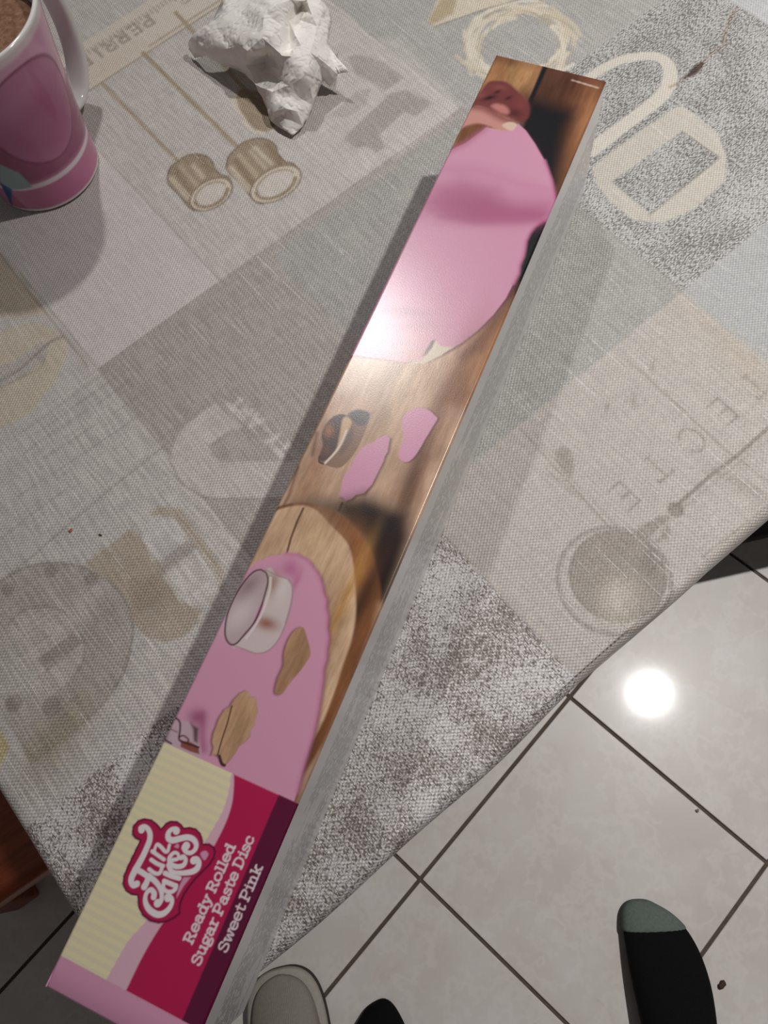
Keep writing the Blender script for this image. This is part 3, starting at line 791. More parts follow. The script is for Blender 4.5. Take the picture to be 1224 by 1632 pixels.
    pt.fill(g([(300, 200), (345, 190), (372, 230), (340, 320), (290, 420), (250, 470), (275, 330)]), (216, 178, 140), 1, soft=.0008, smooth=True)
    pt.line(g([(330, 300), (290, 400), (230, 490), (150, 575)]), .0011, (236, 220, 204), 1, smooth=True)
    pt.fill(g([(350, 300), (390, 270), (390, 360), (330, 460), (270, 490)]), (120, 92, 92), .8, soft=.001, smooth=True)
    pt.line(g([(100, 520), (100, 565), (135, 580)]), .0008, (40, 26, 24), .9, smooth=True)
    # ---- cut-out pieces
    petal = [(665, 335), (700, 360), (690, 420), (680, 480), (655, 520), (645, 560), (620, 610), (585, 680), (545, 760), (480, 830), (410, 845), (375, 880), (320, 900), (305, 870), (268, 855), (285, 800), (295, 740), (310, 690), (345, 630), (375, 600), (390, 540), (430, 490), (465, 445), (510, 415), (560, 400), (600, 365)]
    pt.fill(g([(x + 14, y + 12) for x, y in petal]), (84, 48, 36), .8, soft=.0012)
    pt.fill(g(petal), pink, 1, ch=FLAT)
    oval = [(805, 220), (830, 160), (880, 120), (950, 105), (1020, 120), (1085, 175), (1100, 200), (1060, 270), (1000, 370), (930, 490), (870, 555), (820, 565), (775, 530), (780, 470), (805, 400), (815, 350), (805, 280)]
    pt.fill(g([(x + 14, y + 4) for x, y in oval]), (84, 44, 44), .85, soft=.0010, smooth=True)
    pt.fill(g(oval), pink, 1, smooth=True, ch=FLAT)
    # ---- shadow inked into the printed picture beside the round board
    g = lambda p: ca_(400, 560, 3.06, p)
    pt.fill(g([(220, 745), (330, 720), (450, 730), (560, 700), (700, 770), (760, 800), (770, 900), (720, 1050), (620, 1300), (560, 1300), (600, 1000), (480, 850)]), (34, 20, 20), .95, soft=.007, ch=FLAT)
    pt.fill(g([(450, 745), (600, 760), (725, 810), (745, 920), (705, 1060), (640, 1240), (600, 1120), (560, 920), (470, 840)]), (20, 12, 16), 1, soft=.0045)
    pt.line(g([(445, 740), (430, 775)]), .0011, (40, 24, 22), .9)
    # ---- round board
    board_out = [(60, 860), (110, 770), (220, 742), (300, 748), (400, 775), (480, 830), (560, 930), (600, 1010), (625, 1120), (632, 1220), (600, 1340), (540, 1480), (470, 1650), (300, 2000), (0, 2300), (-300, 2000), (-300, 1400)]
    pt.fill(g(board_out), (140, 88, 54), 1, soft=.0012, smooth=True, ch=WOOD)
    pt.blob(g([(560, 1180)])[0], .004, .03, -.05, (66, 36, 22), .9)
    pt.blob(g([(520, 960)])[0], .006, .014, .5, (166, 108, 62), .7)
    board_top = [(40, 880), (100, 790), (220, 752), (310, 770), (390, 850), (450, 910), (485, 970), (505, 1090), (512, 1250), (500, 1360), (460, 1500), (300, 1900), (0, 2200), (-300, 2000), (-300, 1400)]
    pt.fill(g(board_top), (222, 184, 150), 1, soft=.0008, smooth=True, ch=WOOD)
    pt.blob(g([(450, 1230)])[0], .003, .03, 0, (214, 158, 84), .7)
    pt.blob(g([(330, 900)])[0], .008, .012, .4, (226, 190, 148), .7)
    pt.line(g([(255, 765), (225, 830), (195, 910), (175, 985)]), .0010, (96, 58, 36), .9)
    pt.line(g([(120, 765), (200, 745)]), .0012, (110, 64, 40), .6)
    # sliver of bare plank along the right edge beside the board
    pt.fill(P([(606, 965), (590, 1040), (560, 1110), (530, 1170), (500, 1240), (474, 1284), (520, 1290), (640, 960)]), (208, 164, 126), .9, soft=.004, ch=WOOD)
    # ---- pink disc on the board
    g = lambda p: ca_(340, 860, 4.082, p)
    disc = [(-120, 700), (30, 500), (110, 340), (200, 210), (290, 140), (380, 105), (470, 92), (550, 100), (620, 140), (660, 195), (690, 240), (705, 290), (715, 345), (735, 390), (732, 440), (745, 500), (740, 570), (750, 640), (738, 710), (735, 780), (715, 840), (712, 920), (700, 1000), (685, 1100), (665, 1200), (640, 1300), (610, 1400), (580, 1500), (545, 1640), (500, 1800), (-400, 1700)]
    pt.fill(g([(x + 16, y + 8) for x, y in disc]), (92, 42, 40), .9, soft=.0016, ch=FLAT)
    pt.fill(g(disc), pink, 1, ch=FLAT)
    pt.line(g(disc[6:29]), .0016, (214, 136, 172), .8, soft=.0012)
    pt.blob(g([(500, 200)])[0], .004, .005, .4, (196, 104, 152), .8)
    pt.blob(g([(535, 280)])[0], .0014, .006, 0, (200, 110, 156), .7)
    # ring cutter
    pt.fill(g([(345, 200), (420, 235), (490, 260), (515, 310), (510, 400), (480, 520), (430, 640), (360, 720), (280, 740), (190, 710), (120, 685), (260, 560)]), (222, 204, 204), 1, smooth=True)
    pt.blob(g([(390, 290)])[0], .003, .006, .3, (176, 134, 116), .9)
    pt.blob(g([(345, 545)])[0], .0055, .0030, .1, (166, 110, 92), .95)
    pt.blob(g([(440, 330)])[0], .003, .006, 0, (232, 220, 218), .7)
    pt.line(g([(490, 262), (515, 310), (508, 400), (470, 540)]), .0010, (200, 170, 176), .7, smooth=True)
    rim = [(310, 195), (345, 220), (355, 270), (340, 340), (310, 440), (265, 540), (200, 620), (150, 675), (110, 680), (80, 635), (78, 560), (100, 460), (150, 350), (220, 250), (270, 205)]
    pt.fill(g(rim), (200, 176, 180), 1, smooth=True)
    pt.blob(g([(170, 490)])[0], .005, .009, -.3, (226, 210, 210), .9)
    pt.blob(g([(230, 300)])[0], .0035, .007, -.4, (156, 126, 134), .8)
    pt.fill(g([(255, 550), (300, 440), (325, 400), (320, 450), (290, 520), (262, 555)]), (214, 128, 170), .9, smooth=True)
    pt.line(g([(345, 200), (420, 235), (490, 260), (515, 310), (510, 400), (480, 520), (430, 640), (360, 720), (280, 740), (190, 710), (120, 685)]), .0007, (176, 142, 150), .7, smooth=True)
    pt.line(g([(372, 250), (366, 330), (335, 430), (290, 530), (215, 640)]), .0012, (240, 228, 228), .8, smooth=True)
    pt.line(g(rim), .0008, (84, 58, 66), .9, smooth=True, closed=True)
    # openings through which the board shows
    hole1 = [(565, 570), (590, 580), (610, 640), (632, 735), (610, 790), (560, 860), (500, 930), (450, 1000), (415, 1008), (402, 980), (420, 900), (455, 820), (460, 740), (480, 670), (520, 600)]
    pt.fill(g([(x - 12, y + 2) for x, y in hole1]), (120, 52, 70), .9, soft=.0010, smooth=True)
    pt.fill(g(hole1), (204, 160, 124), 1, smooth=True, ch=WOOD)
    g4 = lambda p: ca_(240, 1080, 6.8, p)
    hole2 = [(1030, 140), (1070, 160), (1090, 215), (1140, 215), (1150, 290), (1165, 370), (1135, 450), (1130, 510), (1090, 560), (1080, 640), (1030, 690), (960, 740), (930, 800), (880, 870), (820, 940), (790, 950), (745, 860), (700, 830), (660, 840), (680, 760), (665, 690), (680, 600), (710, 530), (740, 440), (800, 350), (860, 310), (900, 240), (970, 170)]
    pt.fill(g4([(x - 16, y + 4) for x, y in hole2]), (96, 36, 56), .9, soft=.0010)
    pt.fill(g4(hole2), (204, 162, 126), 1, ch=WOOD)
    pt.line(g4([(880, 310), (830, 500), (770, 680), (725, 840)]), .0007, (80, 46, 30), .9)
    pt.line(g4([(745, 850), (770, 930), (800, 950)]), .0013, (56, 24, 28), .9, smooth=True)
    # small cutter at the label edge
    pt.blob(g4([(500, 430)])[0], .004, .0035, 0, (150, 60, 104), .7)
    pt.line(g4([(560, 400), (560, 640), (575, 780)]), .003, (164, 76, 118), .6, soft=.002)
    pt.fill(g4([(60, 640), (170, 500), (260, 435), (320, 460), (420, 480), (520, 540), (520, 690), (545, 780), (545, 870), (330, 780), (90, 690)]), (210, 178, 192), 1, soft=.0005)
    pt.fill(g4([(430, 490), (520, 545), (510, 710), (470, 690), (460, 560)]), (88, 52, 62), .9, soft=.0010)
    pt.line(g4([(215, 470), (270, 440), (315, 480), (320, 560), (308, 660), (330, 690)]), .0008, (84, 48, 62), .95, smooth=True)
    pt.fill(g4([(330, 690), (420, 690), (520, 750), (530, 830), (430, 800), (325, 750)]), (150, 84, 72), 1, soft=.0005)
    pt.line(g4([(330, 690), (520, 755)]), .0008, (56, 30, 36), .9)
    pt.line(g4([(310, 640), (360, 630), (410, 670), (405, 690)]), .0007, (96, 54, 52), .9, smooth=True)
    pt.line(g4([(110, 645), (225, 715)]), .0007, (50, 30, 40), .9)
    pt.line(g4([(175, 540), (290, 590)]), .0006, (120, 84, 104), .7)
    # ---- label
    LB0, LB1 = 0.0128, 0.1013
    pt.fill([(-1, LB0), (1, LB0), (1, LB1), (-1, LB1)], (232, 186, 204), 1, ch=FLAT)
    edge1 = [(818, 205), (812, 260), (785, 350), (735, 440), (660, 560), (560, 690), (450, 830), (380, 910), (300, 1050)]
    edge2 = [(832, 196), (832, 250), (822, 330), (790, 420), (720, 550), (620, 700), (510, 860), (440, 980), (376, 1112)]
    e1 = ca_(60, 1160, 2.661, edge1); e2 = ca_(60, 1160, 2.661, edge2)
    s1, s2 = spline(e1), spline(e2)
    pt.fill(np.vstack([[[-.01, LB1]], [[s1[0, 0], LB1]], s1, [[s1[-1, 0], LB0]], [[-.01, LB0]]]), (236, 226, 192), 1, ch=(0, 1, 0))
    pt.fill(np.vstack([[[s2[0, 0], LB1]], s2, [[s2[-1, 0], LB0]], [[.1, LB0]], [[.1, LB1]]]), (192, 28, 84), 1)
    d0 = AB([(60 + 1020 / 2.661, 1160 + 290 / 2.661), (60 + 612 / 2.661, 1160 + 1240 / 2.661)])
    pt.fill([(d0[0, 0], LB1), (d0[1, 0], LB0), (.1, LB0), (.1, LB1)], (100, 20, 58), 1)
    pt.fill([(-1, LB1), (1, LB1), (1, 1), (-1, 1)], None, a=0)
    pt.fill([(-.01, -.01), (.1, -.01), (.1, LB0), (-.01, LB0)], (226, 160, 192), 1, ch=FLAT)
    # brand badge
    g = lambda p: ca_(190, 1295, 7.65, p)
    badge = [(150, 230), (165, 160), (220, 95), (310, 65), (400, 80), (470, 135), (510, 190), (560, 130), (630, 95), (710, 100), (765, 140), (790, 180), (860, 170), (940, 190), (1000, 250), (1030, 375), (1100, 375), (1160, 415), (1180, 480), (1160, 560), (1110, 640), (1030, 720), (940, 810), (860, 910), (800, 1000), (760, 1090), (745, 1160), (750, 1230), (680, 1290), (580, 1340), (480, 1355), (370, 1330), (280, 1260), (230, 1170), (215, 1020), (140, 1010), (70, 960), (35, 870), (45, 780), (80, 690), (140, 560), (200, 440), (245, 345), (190, 320), (155, 275)]
    pt.fill(g(badge), (104, 14, 58), 1, ch=FLAT)
    pt.fill(g(badge), (190, 30, 84), 1, grow=-.0008)
    mm = .0003 / 7.65 * 1.0
    U = 0.000305 / 7.65
    white = (246, 236, 240)
    def stroke(pts, w, col=white):
        w = np.atleast_1d(w).astype(float) * U
        pt.line(g(pts), w if len(w) > 1 else w[0], col, 1, smooth=True)
    stroke([(272, 215), (262, 185), (305, 168), (350, 200), (375, 260), (370, 340), (340, 420), (290, 530), (230, 640), (180, 730), (150, 800), (148, 850), (175, 885), (215, 870)], [60, 45, 44, 50, 54, 58, 60, 60, 64, 64, 62, 58, 60, 64])
    pt.dot(g([(273, 210)])[0], 32 * U, white)
    stroke([(195, 690), (260, 720), (330, 765), (375, 800)], 54)
    stroke([(360, 770), (335, 850), (305, 905)], [50, 58, 64])
    stroke([(370, 780), (430, 830), (480, 890), (515, 970), (517, 1050), (495, 1095), (465, 1112)], [54, 54, 50, 46, 44, 50, 60])
    pt.dot(g([(468, 1105)])[0], 38 * U, white)
    stroke([(365, 690), (430, 738), (485, 742), (512, 705), (520, 660)], 38)
    stroke([(390, 575), (460, 622), (535, 652)], 40)
    stroke([(402, 472), (470, 520), (545, 572)], 38)
    stroke([(425, 485), (442, 420), (468, 388), (515, 425), (560, 475), (592, 468), (612, 398)], [30, 30, 34, 38, 36, 34, 32])
    stroke([(420, 1030), (425, 985), (390, 942), (345, 965), (318, 1030), (325, 1110), (370, 1185), (450, 1238), (530, 1235), (600, 1180), (640, 1110), (642, 1055), (610, 1030)], [58, 56, 50, 42, 42, 52, 60, 62, 58, 50, 42, 42, 56])
    pt.dot(g([(596, 1038)])[0], 40 * U, white)
    stroke([(550, 850), (535, 910), (575, 960), (640, 965), (685, 930), (690, 890)], 40)
    stroke([(548, 835), (610, 860), (690, 895)], 46)
    stroke([(560, 740), (640, 775), (730, 800)], 48)
    stroke([(600, 640), (625, 700), (660, 735)], 46)
    stroke([(640, 722), (720, 735), (800, 735), (890, 720), (950, 680), (970, 615), (945, 570), (910, 575)], [34, 42, 50, 56, 58, 56, 56, 60])
    pt.dot(g([(908, 585)])[0], 36 * U, white)
    stroke([(640, 580), (720, 560), (715, 505), (670, 490), (622, 535), (612, 590), (645, 640), (715, 660), (785, 640), (810, 580), (785, 540), (755, 550)], [40, 34, 32, 36, 42, 46, 48, 48, 46, 42, 44, 48])
    stroke([(695, 225), (690, 200), (640, 205), (600, 250), (600, 310), (650, 338), (740, 318), (830, 302), (900, 325), (938, 385), (925, 450), (870, 492), (815, 475), (790, 430), (815, 405)], [60, 46, 44, 52, 60, 62, 60, 58, 56, 50, 44, 42, 46, 52, 64])
    pt.dot(g([(697, 225)])[0], 36 * U, white); pt.dot(g([(818, 405)])[0], 38 * U, white)
    pk = (226, 160, 192)
    pt.fill(g([(710, 378), (730, 405), (715, 435), (672, 418), (685, 400)]), pk, 1, smooth=True)
    pt.fill(g([(1055, 468), (1085, 500), (1075, 540), (1035, 580), (990, 510), (1015, 475)]), pk, 1, smooth=True)
    pt.fill(g([(785, 790), (870, 790), (790, 890), (720, 1010), (702, 1040), (700, 1010), (740, 880)]), pk, 1)
    # product name
    t = lambda p: ca_(290, 1320, 7.09, p)
    lt = (246, 226, 234)
    a = t([(112, 1308), (606, 196), (14, 1268)]); set_text(pt, 'Ready Rolled', a[0], a[1], a[2], lt, .20)
    a = t([(196, 1560), (818, 108), (100, 1515)]); set_text(pt, 'Sugar Paste Disc', a[0], a[1], a[2], lt, .20)
    a = t([(498, 1412), (912, 432), (400, 1372)]); set_text(pt, 'Sweet Pink', a[0], a[1], a[2], lt, .17)
    # serving suggestion line at the far right corner
    a0, a1 = ca_(720, 80, 4.708, [(905, 225), (1105, 285)])
    dv = a1 - a0
    for k in range(18):
        q = a0 + dv * (k / 18.0)
        pt.line([q, q + dv * .032], .0009 if k % 4 else .0013, (214, 190, 176), .8, soft=.0005)
    put_color(me, 'ink', pt.rgb * 0.77); put_color(me, 'par', pt.x)
    put_vec(me, 'ab', np.c_[np.stack([A, Bq], -1).reshape(-1, 2), np.zeros(A.size)])
    return link('printed_top', me, print_mat, box)
build_top()

def side_material():
    m = NT('grey_text_panel')
    tc = m.n('ShaderNodeTexCoord').outputs['Object']
    xyz = m.n('ShaderNodeSeparateXYZ'); m.l(tc, xyz.inputs[0])
    y, z = xyz.outputs[1], xyz.outputs[2]
    # rows of small print below a plain margin
    row = m.ramp(m.math('SINE', m.math('MULTIPLY', z, 2 * math.pi / 0.0034)), -.25, .25)
    word = m.ramp(m.noise(m.mapv(tc, (1, 330, 294)), 1.0, 2.0, .6), .40, .48)
    blk = m.ramp(m.noise(m.mapv(tc, (1, 26, 70)), 1.0, 1.0, .4), .33, .38)
    lo, hi = m.ramp(z, 0.014, 0.0145), m.ramp(z, 0.0655, 0.066, 1.0, 0.0)
    k = m.math('MULTIPLY', m.math('MULTIPLY', row, word), m.math('MULTIPLY', m.math('MULTIPLY', lo, hi), blk))
    c = m.mix(m.math('MULTIPLY', k, .9), rgba((216, 213, 213)), rgba((112, 112, 114)))
    m.set(col=c, rough=0.22, spec=0.6)
    m.bump(m.noise(m.mapv(tc, (900, 900, 900)), 1.0, 2.0, .6), .1, .0001)
    return m.m
card = NT('pink_card')
_o = card.n('ShaderNodeTexCoord').outputs['Object']
card.set(col=card.mix(card.ramp(card.noise(_o, 160, 3), .3, .7), rgba((222, 156, 188)), rgba((230, 166, 196))), rough=.3)
inner = plain('grey_carton_board', (170, 166, 160), .7, .3, .05, 200)
# carton core, then the faces that show their own print
bm_obj('carton', box_bm(0.0006, BW - 0.0006, 0.0010, BL - 0.0006, 0.0003, BH - 0.0026, 0.0008), inner, box)
bm_obj('text_side', box_bm(BW - 0.0006, BW, 0.0006, BL - 0.0004, 0.0002, BH - 0.0009, 0.00025, 1), side_material(), box)
bm_obj('pink_side', box_bm(0.0, 0.0006, 0.0006, BL - 0.0004, 0.0002, BH - 0.0009, 0.00025, 1), card.m, box)
bm_obj('end_flap', box_bm(0.0004, BW - 0.0004, 0.0, 0.0010, 0.0002, BH - 0.0030, 0.0004, 2), card.m, box)
bm_obj('end_flap', box_bm(0.0004, BW - 0.0004, BL - 0.0008, BL - 0.0001, 0.0002, BH - 0.0012, 0.0003, 1), wood('printed_plank_flap', (96, 60, 44), (140, 94, 66), .3), box)

# ================================================================== MUG
MUGC = np.array([-0.1767, 0.4776]); MH, RB, RT = 0.122, 0.0377, 0.0515
mug = empty('mug', (MUGC[0], MUGC[1], ZT))
tag(mug, 'pink and white tapered ceramic mug with a white handle', 'mug')
def mug_r(z):
    t = np.clip(z / MH, 0, 1)
    return RB + (RT - RB) * (0.25 * t + 0.75 * t ** 1.5)
def mug_hit(px):
    """photo pixel -> (angle, height) on the mug wall by marching the sight line"""
    p = np.array(px, float)
    d = np.array([(p[0] - 612) / F_PX, -(p[1] - 816) / F_PX, -1.0]) @ RC.T
    o = np.array([0, 0, CAM_H]); last = None
    for t in np.linspace(0.25, 0.75, 3000):
        q = o + d * t
        if q[2] > MH: continue
        if q[2] < 0: break
        if math.hypot(q[0] - MUGC[0], q[1] - MUGC[1]) <= mug_r(q[2]):
            return math.atan2(q[1] - MUGC[1], q[0] - MUGC[0]), q[2]
    return None
def build_mug():
    glaze = NT('glazed_mug')
    glaze.set(col=glaze.attr('ink'), rough=.12, spec=.5)
    nt, nz = 260, 150
    th = np.linspace(-math.pi, math.pi, nt + 1)
    prof = [(0.0, 0.004), (RB * .75, 0.004), (RB * .86, 0.0012), (RB * .94, 0.0002), (RB, 0.0022)]
    zz = np.linspace(0.0035, MH - 0.0025, nz)
    prof += [(float(mug_r(z)), float(z)) for z in zz]
    prof += [(RT - .0002, MH - .0010), (RT - .0012, MH), (RT - .0026, MH - .0004), (RT - .0034, MH - .002)]
    prof += [(float(mug_r(z)) - .0036, float(z)) for z in np.linspace(MH - .006, .008, 14)] + [(0.0, .008)]
    prof = np.array(prof)
    X = np.stack([prof[None, :, 0] * np.cos(th)[:, None], prof[None, :, 0] * np.sin(th)[:, None], np.tile(prof[:, 1], (nt + 1, 1))], -1)
    me = grid_mesh('mug_body', X)
    bmm = bmesh.new(); 
    ink = np.tile(s2l((236, 232, 228)), (X.shape[0] * X.shape[1], 1))
    # painted wall, in arc length x height
    P = np.stack([np.repeat(th[:, None], len(prof), 1) * .045, np.tile(prof[:, 1], (nt + 1, 1))], -1).reshape(-1, 2)
    pt = Paint(P, (236, 232, 228), .0007)
    T = lambda pts: np.array([(h[0] * .045, h[1]) for h in (mug_hit(p) for p in pts) if h is not None])
    pt.fill([(-1, .0042), (1, .0042), (1, MH - .0075), (-1, MH - .0075)], (214, 158, 188), 1, soft=.002)
    pt.fill([(-1, .075), (1, .075), (1, MH - .0075), (-1, MH - .0075)], (214, 164, 190), .8, soft=.03)
    # lower left dark plum field and large round medallion
    a_mid = -1.15
    u0 = a_mid * .045
    pt.fill([(-1, .028), (1, .028), (1, .068), (-1, .068)], (146, 70, 106), .9, soft=.004)
    ringc = (T([(62, 185)])[0])
    tt = np.linspace(0, 2 * math.pi, 48, endpoint=False)
    pt.fill(np.stack([ringc[0] + .034 * np.cos(tt), ringc[1] + .036 * np.sin(tt)], 1), (142, 72, 108), 1)
    pt.fill(np.stack([ringc[0] + .032 * np.cos(tt), ringc[1] + .034 * np.sin(tt)], 1), (186, 118, 154), 1)
    pt.fill(np.stack([ringc[0] + .004 + .025 * np.cos(tt), ringc[1] - .008 + .022 * np.sin(tt)], 1), (162, 86, 126), .75, soft=.010)
    pt.fill([(-1, .0235), (1, .0235), (1, .0275), (-1, .0275)], (228, 220, 226), 1)
    pt.fill([(-1, .0042), (1, .0042), (1, .0235), (-1, .0235)], (196, 118, 154), 1)
    for pts, col in (([(0, 292), (20, 300), (20, 330), (0, 330)], (52, 92, 150)), ([(0, 262), (30, 275), (52, 298), (20, 302), (0, 290)], (150, 176, 178))):
        q = T(pts)
        if len(q) > 2: pt.fill(q, col, 1)
    outer = np.zeros(X.shape[:2], bool); outer[:, 4:4 + nz] = True
    outer = outer.reshape(-1)
    ink[outer] = pt.rgb[outer]
    put_color(me, 'ink', ink)
    o = link('mug_body', me, glaze.m, mug)
    b = bmesh.new(); b.from_mesh(me); bmesh.ops.remove_doubles(b, verts=b.verts[:], dist=1e-6); bmesh.ops.recalc_face_normals(b, faces=b.faces[:]); b.to_mesh(me); b.free()
    # handle: flat strap bent into an ear
    hb = plain('white_glaze', (226, 226, 222), .14, .5, .01)
    HA = 1.0
    path = spline([(0.036, .021), (.048, .013), (.062, .016), (.074, .034), (.079, .060), (.076, .088), (.066, .106), (.046, .108)], False, 8)
    ring = []
    for k, (r_, z_) in enumerate(path):
        a_ = path[max(k - 1, 0)]; c_ = path[min(k + 1, len(path) - 1)]
        t_ = (c_ - a_) / np.linalg.norm(c_ - a_); n_ = np.array([-t_[1], t_[0]])
        for q in range(14):
            w = 2 * math.pi * q / 14
            dx = .0038 * math.copysign(abs(math.cos(w)) ** .7, math.cos(w)); dy = .0085 * math.copysign(abs(math.sin(w)) ** .7, math.sin(w))
            rr, zz_ = r_ + n_[0] * dx, z_ + n_[1] * dx
            ring.append((rr * math.cos(HA) - dy * math.sin(HA), rr * math.sin(HA) + dy * math.cos(HA), zz_))
    n = len(path)
    fs = [(k * 14 + q, k * 14 + (q + 1) % 14, (k + 1) * 14 + (q + 1) % 14, (k + 1) * 14 + q) for k in range(n - 1) for q in range(14)]
    fs += [tuple(range(14))[::-1], tuple(range((n - 1) * 14, n * 14))]
    h = pydata('handle', ring, fs, hb, mug)
    tag(h, 'plain white handle')
build_mug()
def drink():
    b = bmesh.new()
    r = float(mug_r(.104)) - .0046
    bmesh.ops.create_circle(b, cap_ends=True, cap_tris=False, segments=64, radius=r)
    ex = bmesh.ops.extrude_face_region(b, geom=b.faces[:])
    rb = float(mug_r(.03)) - .0048
    for v in [g_ for g_ in ex['geom'] if isinstance(g_, bmesh.types.BMVert)]:
        v.co = Vector((v.co.x * rb / r, v.co.y * rb / r, -.074))
    m = NT('milky_cocoa')
    o_ = m.n('ShaderNodeTexCoord').outputs['Object']
    m.set(col=m.mix(m.ramp(m.noise(o_, 260, 5, .7), .35, .7), rgba((122, 86, 66)), rgba((160, 122, 98))), rough=.3, spec=.4)
    ob = bm_obj('hot_drink', b, m.m)
    ob.location = (MUGC[0], MUGC[1], ZT + .104)
    tag(ob, 'milky brown drink filling the pink mug', 'drink')
drink()

# ================================================================== CRUMPLED TISSUE
def build_tissue():
    m = NT('soft_tissue_paper')
    o_ = m.n('ShaderNodeTexCoord').outputs['Object']
    m.set(col=rgba((246, 241, 235)), rough=.85, spec=.2, sub=.25)
    m.b.inputs['Subsurface Scale'].default_value = .006
    m.b.inputs['Subsurface Radius'].default_value = (1.0, .95, .9)
    cr_ = m.math('ABSOLUTE', m.math('SUBTRACT', m.noise(m.mapv(o_, (1, 1.7, 1), (0, 0, .6)), 75, 2, .5), .5))
    m.bump(m.math('ADD', m.math('MULTIPLY', m.ramp(cr_, 0, .12), 1.0), m.math('MULTIPLY', m.noise(o_, 900, 3, .6), .12)), .5, .0012)
    # creased sheet: control points (position in the photo, height in mm above the cloth)
    C = [(75, 265, 11), (82, 300, 4), (120, 355, 2), (185, 340, 14), (100, 215, 24), (165, 165, 33), (240, 110, 38), (290, 40, 38), (285, -40, 22), (300, 300, 31), (405, 440, 9), (400, 275, 43), (440, 310, 45), (430, 395, 22), (545, 310, 44),
         (470, 180, 52), (540, 90, 60), (610, 40, 63), (640, 150, 54), (690, 125, 50), (620, 310, 46), (530, 230, 56), (575, 320, 40), (545, 385, 16), (555, 430, 14), (490, 520, 13), (560, 660, 4), (580, 740, 3), (715, 827, 2), (775, 770, 4), (840, 640, 8), (885, 500, 15),
         (800, 447, 40), (690, 492, 34), (650, 340, 44), (645, 420, 31), (705, 345, 47), (765, 280, 46), (700, 300, 39), (695, 520, 31), (700, 600, 22), (670, 660, 20), (740, 680, 16), (590, 560, 22), (620, 480, 20), (640, 700, 11), (600, 680, 14),
         (860, 160, 46), (820, 320, 45), (925, 265, 32), (1060, 437, 22), (985, 452, 19), (965, 500, 9), (940, 528, 4), (905, 490, 13), (830, 90, 50), (890, 0, 40), (950, 100, 26), (800, 0, 52), (700, 0, 60), (720, 110, 42), (760, 60, 40), (500, -30, 52), (420, 20, 46), (650, -110, 40), (830, -100, 26), (480, -160, 18), (700, -220, 10), (340, -120, 8), (880, -140, 6), (560, -230, 4)]
    C = np.array(C, float)
    px = C[:, :2] / 3.825 + np.array([280, 0])
    W = ground(px, ZT + 0.0012 + C[:, 2] * .001 * .80)
    res = geometry.delaunay_2d_cdt([Vector(p) for p in px], [], [], 0, 1e-6)
    tris = [tuple(t) for t in res[2]]
    # drop the long slivers of the convex hull so that the ragged outline shows
    keep = []
    hull = [0, 1, 2, 3, 10, 25, 26, 27, 28, 29, 30, 31, 54, 53, 52, 51, 50, 49, 57, 56, 65, 69, 67, 70, 66, 68, 8, 7, 6, 5, 4]
    poly = px[hull]
    for t in tris:
        c_ = px[list(t)].mean(0)[None]
        if sd_poly(c_, poly)[0] < 0: keep.append(t)
    bm = bmesh.new()
    vs_ = [bm.verts.new(tuple(p - np.array([0, 0, 0]))) for p in W]
    for t in keep:
        try: bm.faces.new([vs_[i] for i in t])
        except ValueError: pass
    for v in [v for v in bm.verts if not v.link_faces]: bm.verts.remove(v)
    bmesh.ops.recalc_face_normals(bm, faces=bm.faces[:])
    if sum(f.normal.z for f in bm.faces) < 0: bmesh.ops.reverse_faces(bm, faces=bm.faces[:])
    bmesh.ops.subdivide_edges(bm, edges=bm.edges[:], cuts=3, use_grid_fill=True, smooth=0.34)
    from mathutils import noise as mn
    bm.normal_update()
    for v in bm.verts:
        p = v.co
        n1 = mn.noise(p * 70); n2 = abs(mn.noise(p * 150 + Vector((3, 1, 2)))); n3 = abs(mn.noise(Vector((p.x * 90, p.y * 300, p.z * 200))))
        v.co = p + v.normal * (0.0005 * n1 - 0.0017 * n2 + 0.0014 * n3)
        if v.co.z < ZT + .0010: v.co.z = ZT + .0010
    ob = bm_obj('crumpled_tissue', bm, m.m, None, True)
    ob.data.set_sharp_from_angle(angle=math.radians(33))
    so = ob.modifiers.new('thickness', 'SOLIDIFY'); so.thickness = .0004; so.offset = 1
    tag(ob, 'crumpled white paper tissue lying on the cloth', 'tissue')
build_tissue()

# ================================================================== STOOLS UNDER THE TABLE
def stool(name, label, corner, ang, sx, sy, mat, seat_h, bev):
    """corner: world xy of one seat corner; seat spreads along +x, +y of the rotated frame"""
    t = empty(name, (corner[0], corner[1], 0), ang)
    tag(t, label, 'stool', 'stools under the table')
    bm_obj('seat', box_bm(0, sx, 0, sy, seat_h - .036, seat_h, bev, 4), mat, t, True)
    for (x, y) in ((.09, .09), (sx - .09, .09), (.09, sy - .09), (sx - .09, sy - .09)):
        bm_obj('leg', box_bm(x - .019, x + .019, y - .019, y + .019, 0, seat_h - .034, .004), mat, t)
    bm_obj('stretcher', box_bm(.10, sx - .10, .083, .097, seat_h * .36, seat_h * .42, .003), mat, t)
    bm_obj('stretcher', box_bm(.10, sx - .10, sy - .097, sy - .083, seat_h * .36, seat_h * .42, .003), mat, t)
    return t
red = wood('reddish_stained_wood', (120, 48, 18), (166, 76, 32), .35)
black = plain('black_painted_wood', (13, 10, 10), .9, .08, .2, 60)
stool('wooden_stool', 'reddish brown wooden stool tucked under the left table edge', (-.66, -.085), math.radians(21.5), .36, .34, red, .45, .012)
_a, _b = ground([(1115, 873), (1224, 848)], .20)[:, :2]
_ang = math.atan2(_b[1] - _a[1], _b[0] - _a[0]); _d = np.array([math.cos(_ang), math.sin(_ang)])
stool('step_stool', 'low black wooden stool under the right table edge', tuple(_a - _d * .08), _ang, .38, .30, black, .20, .006)

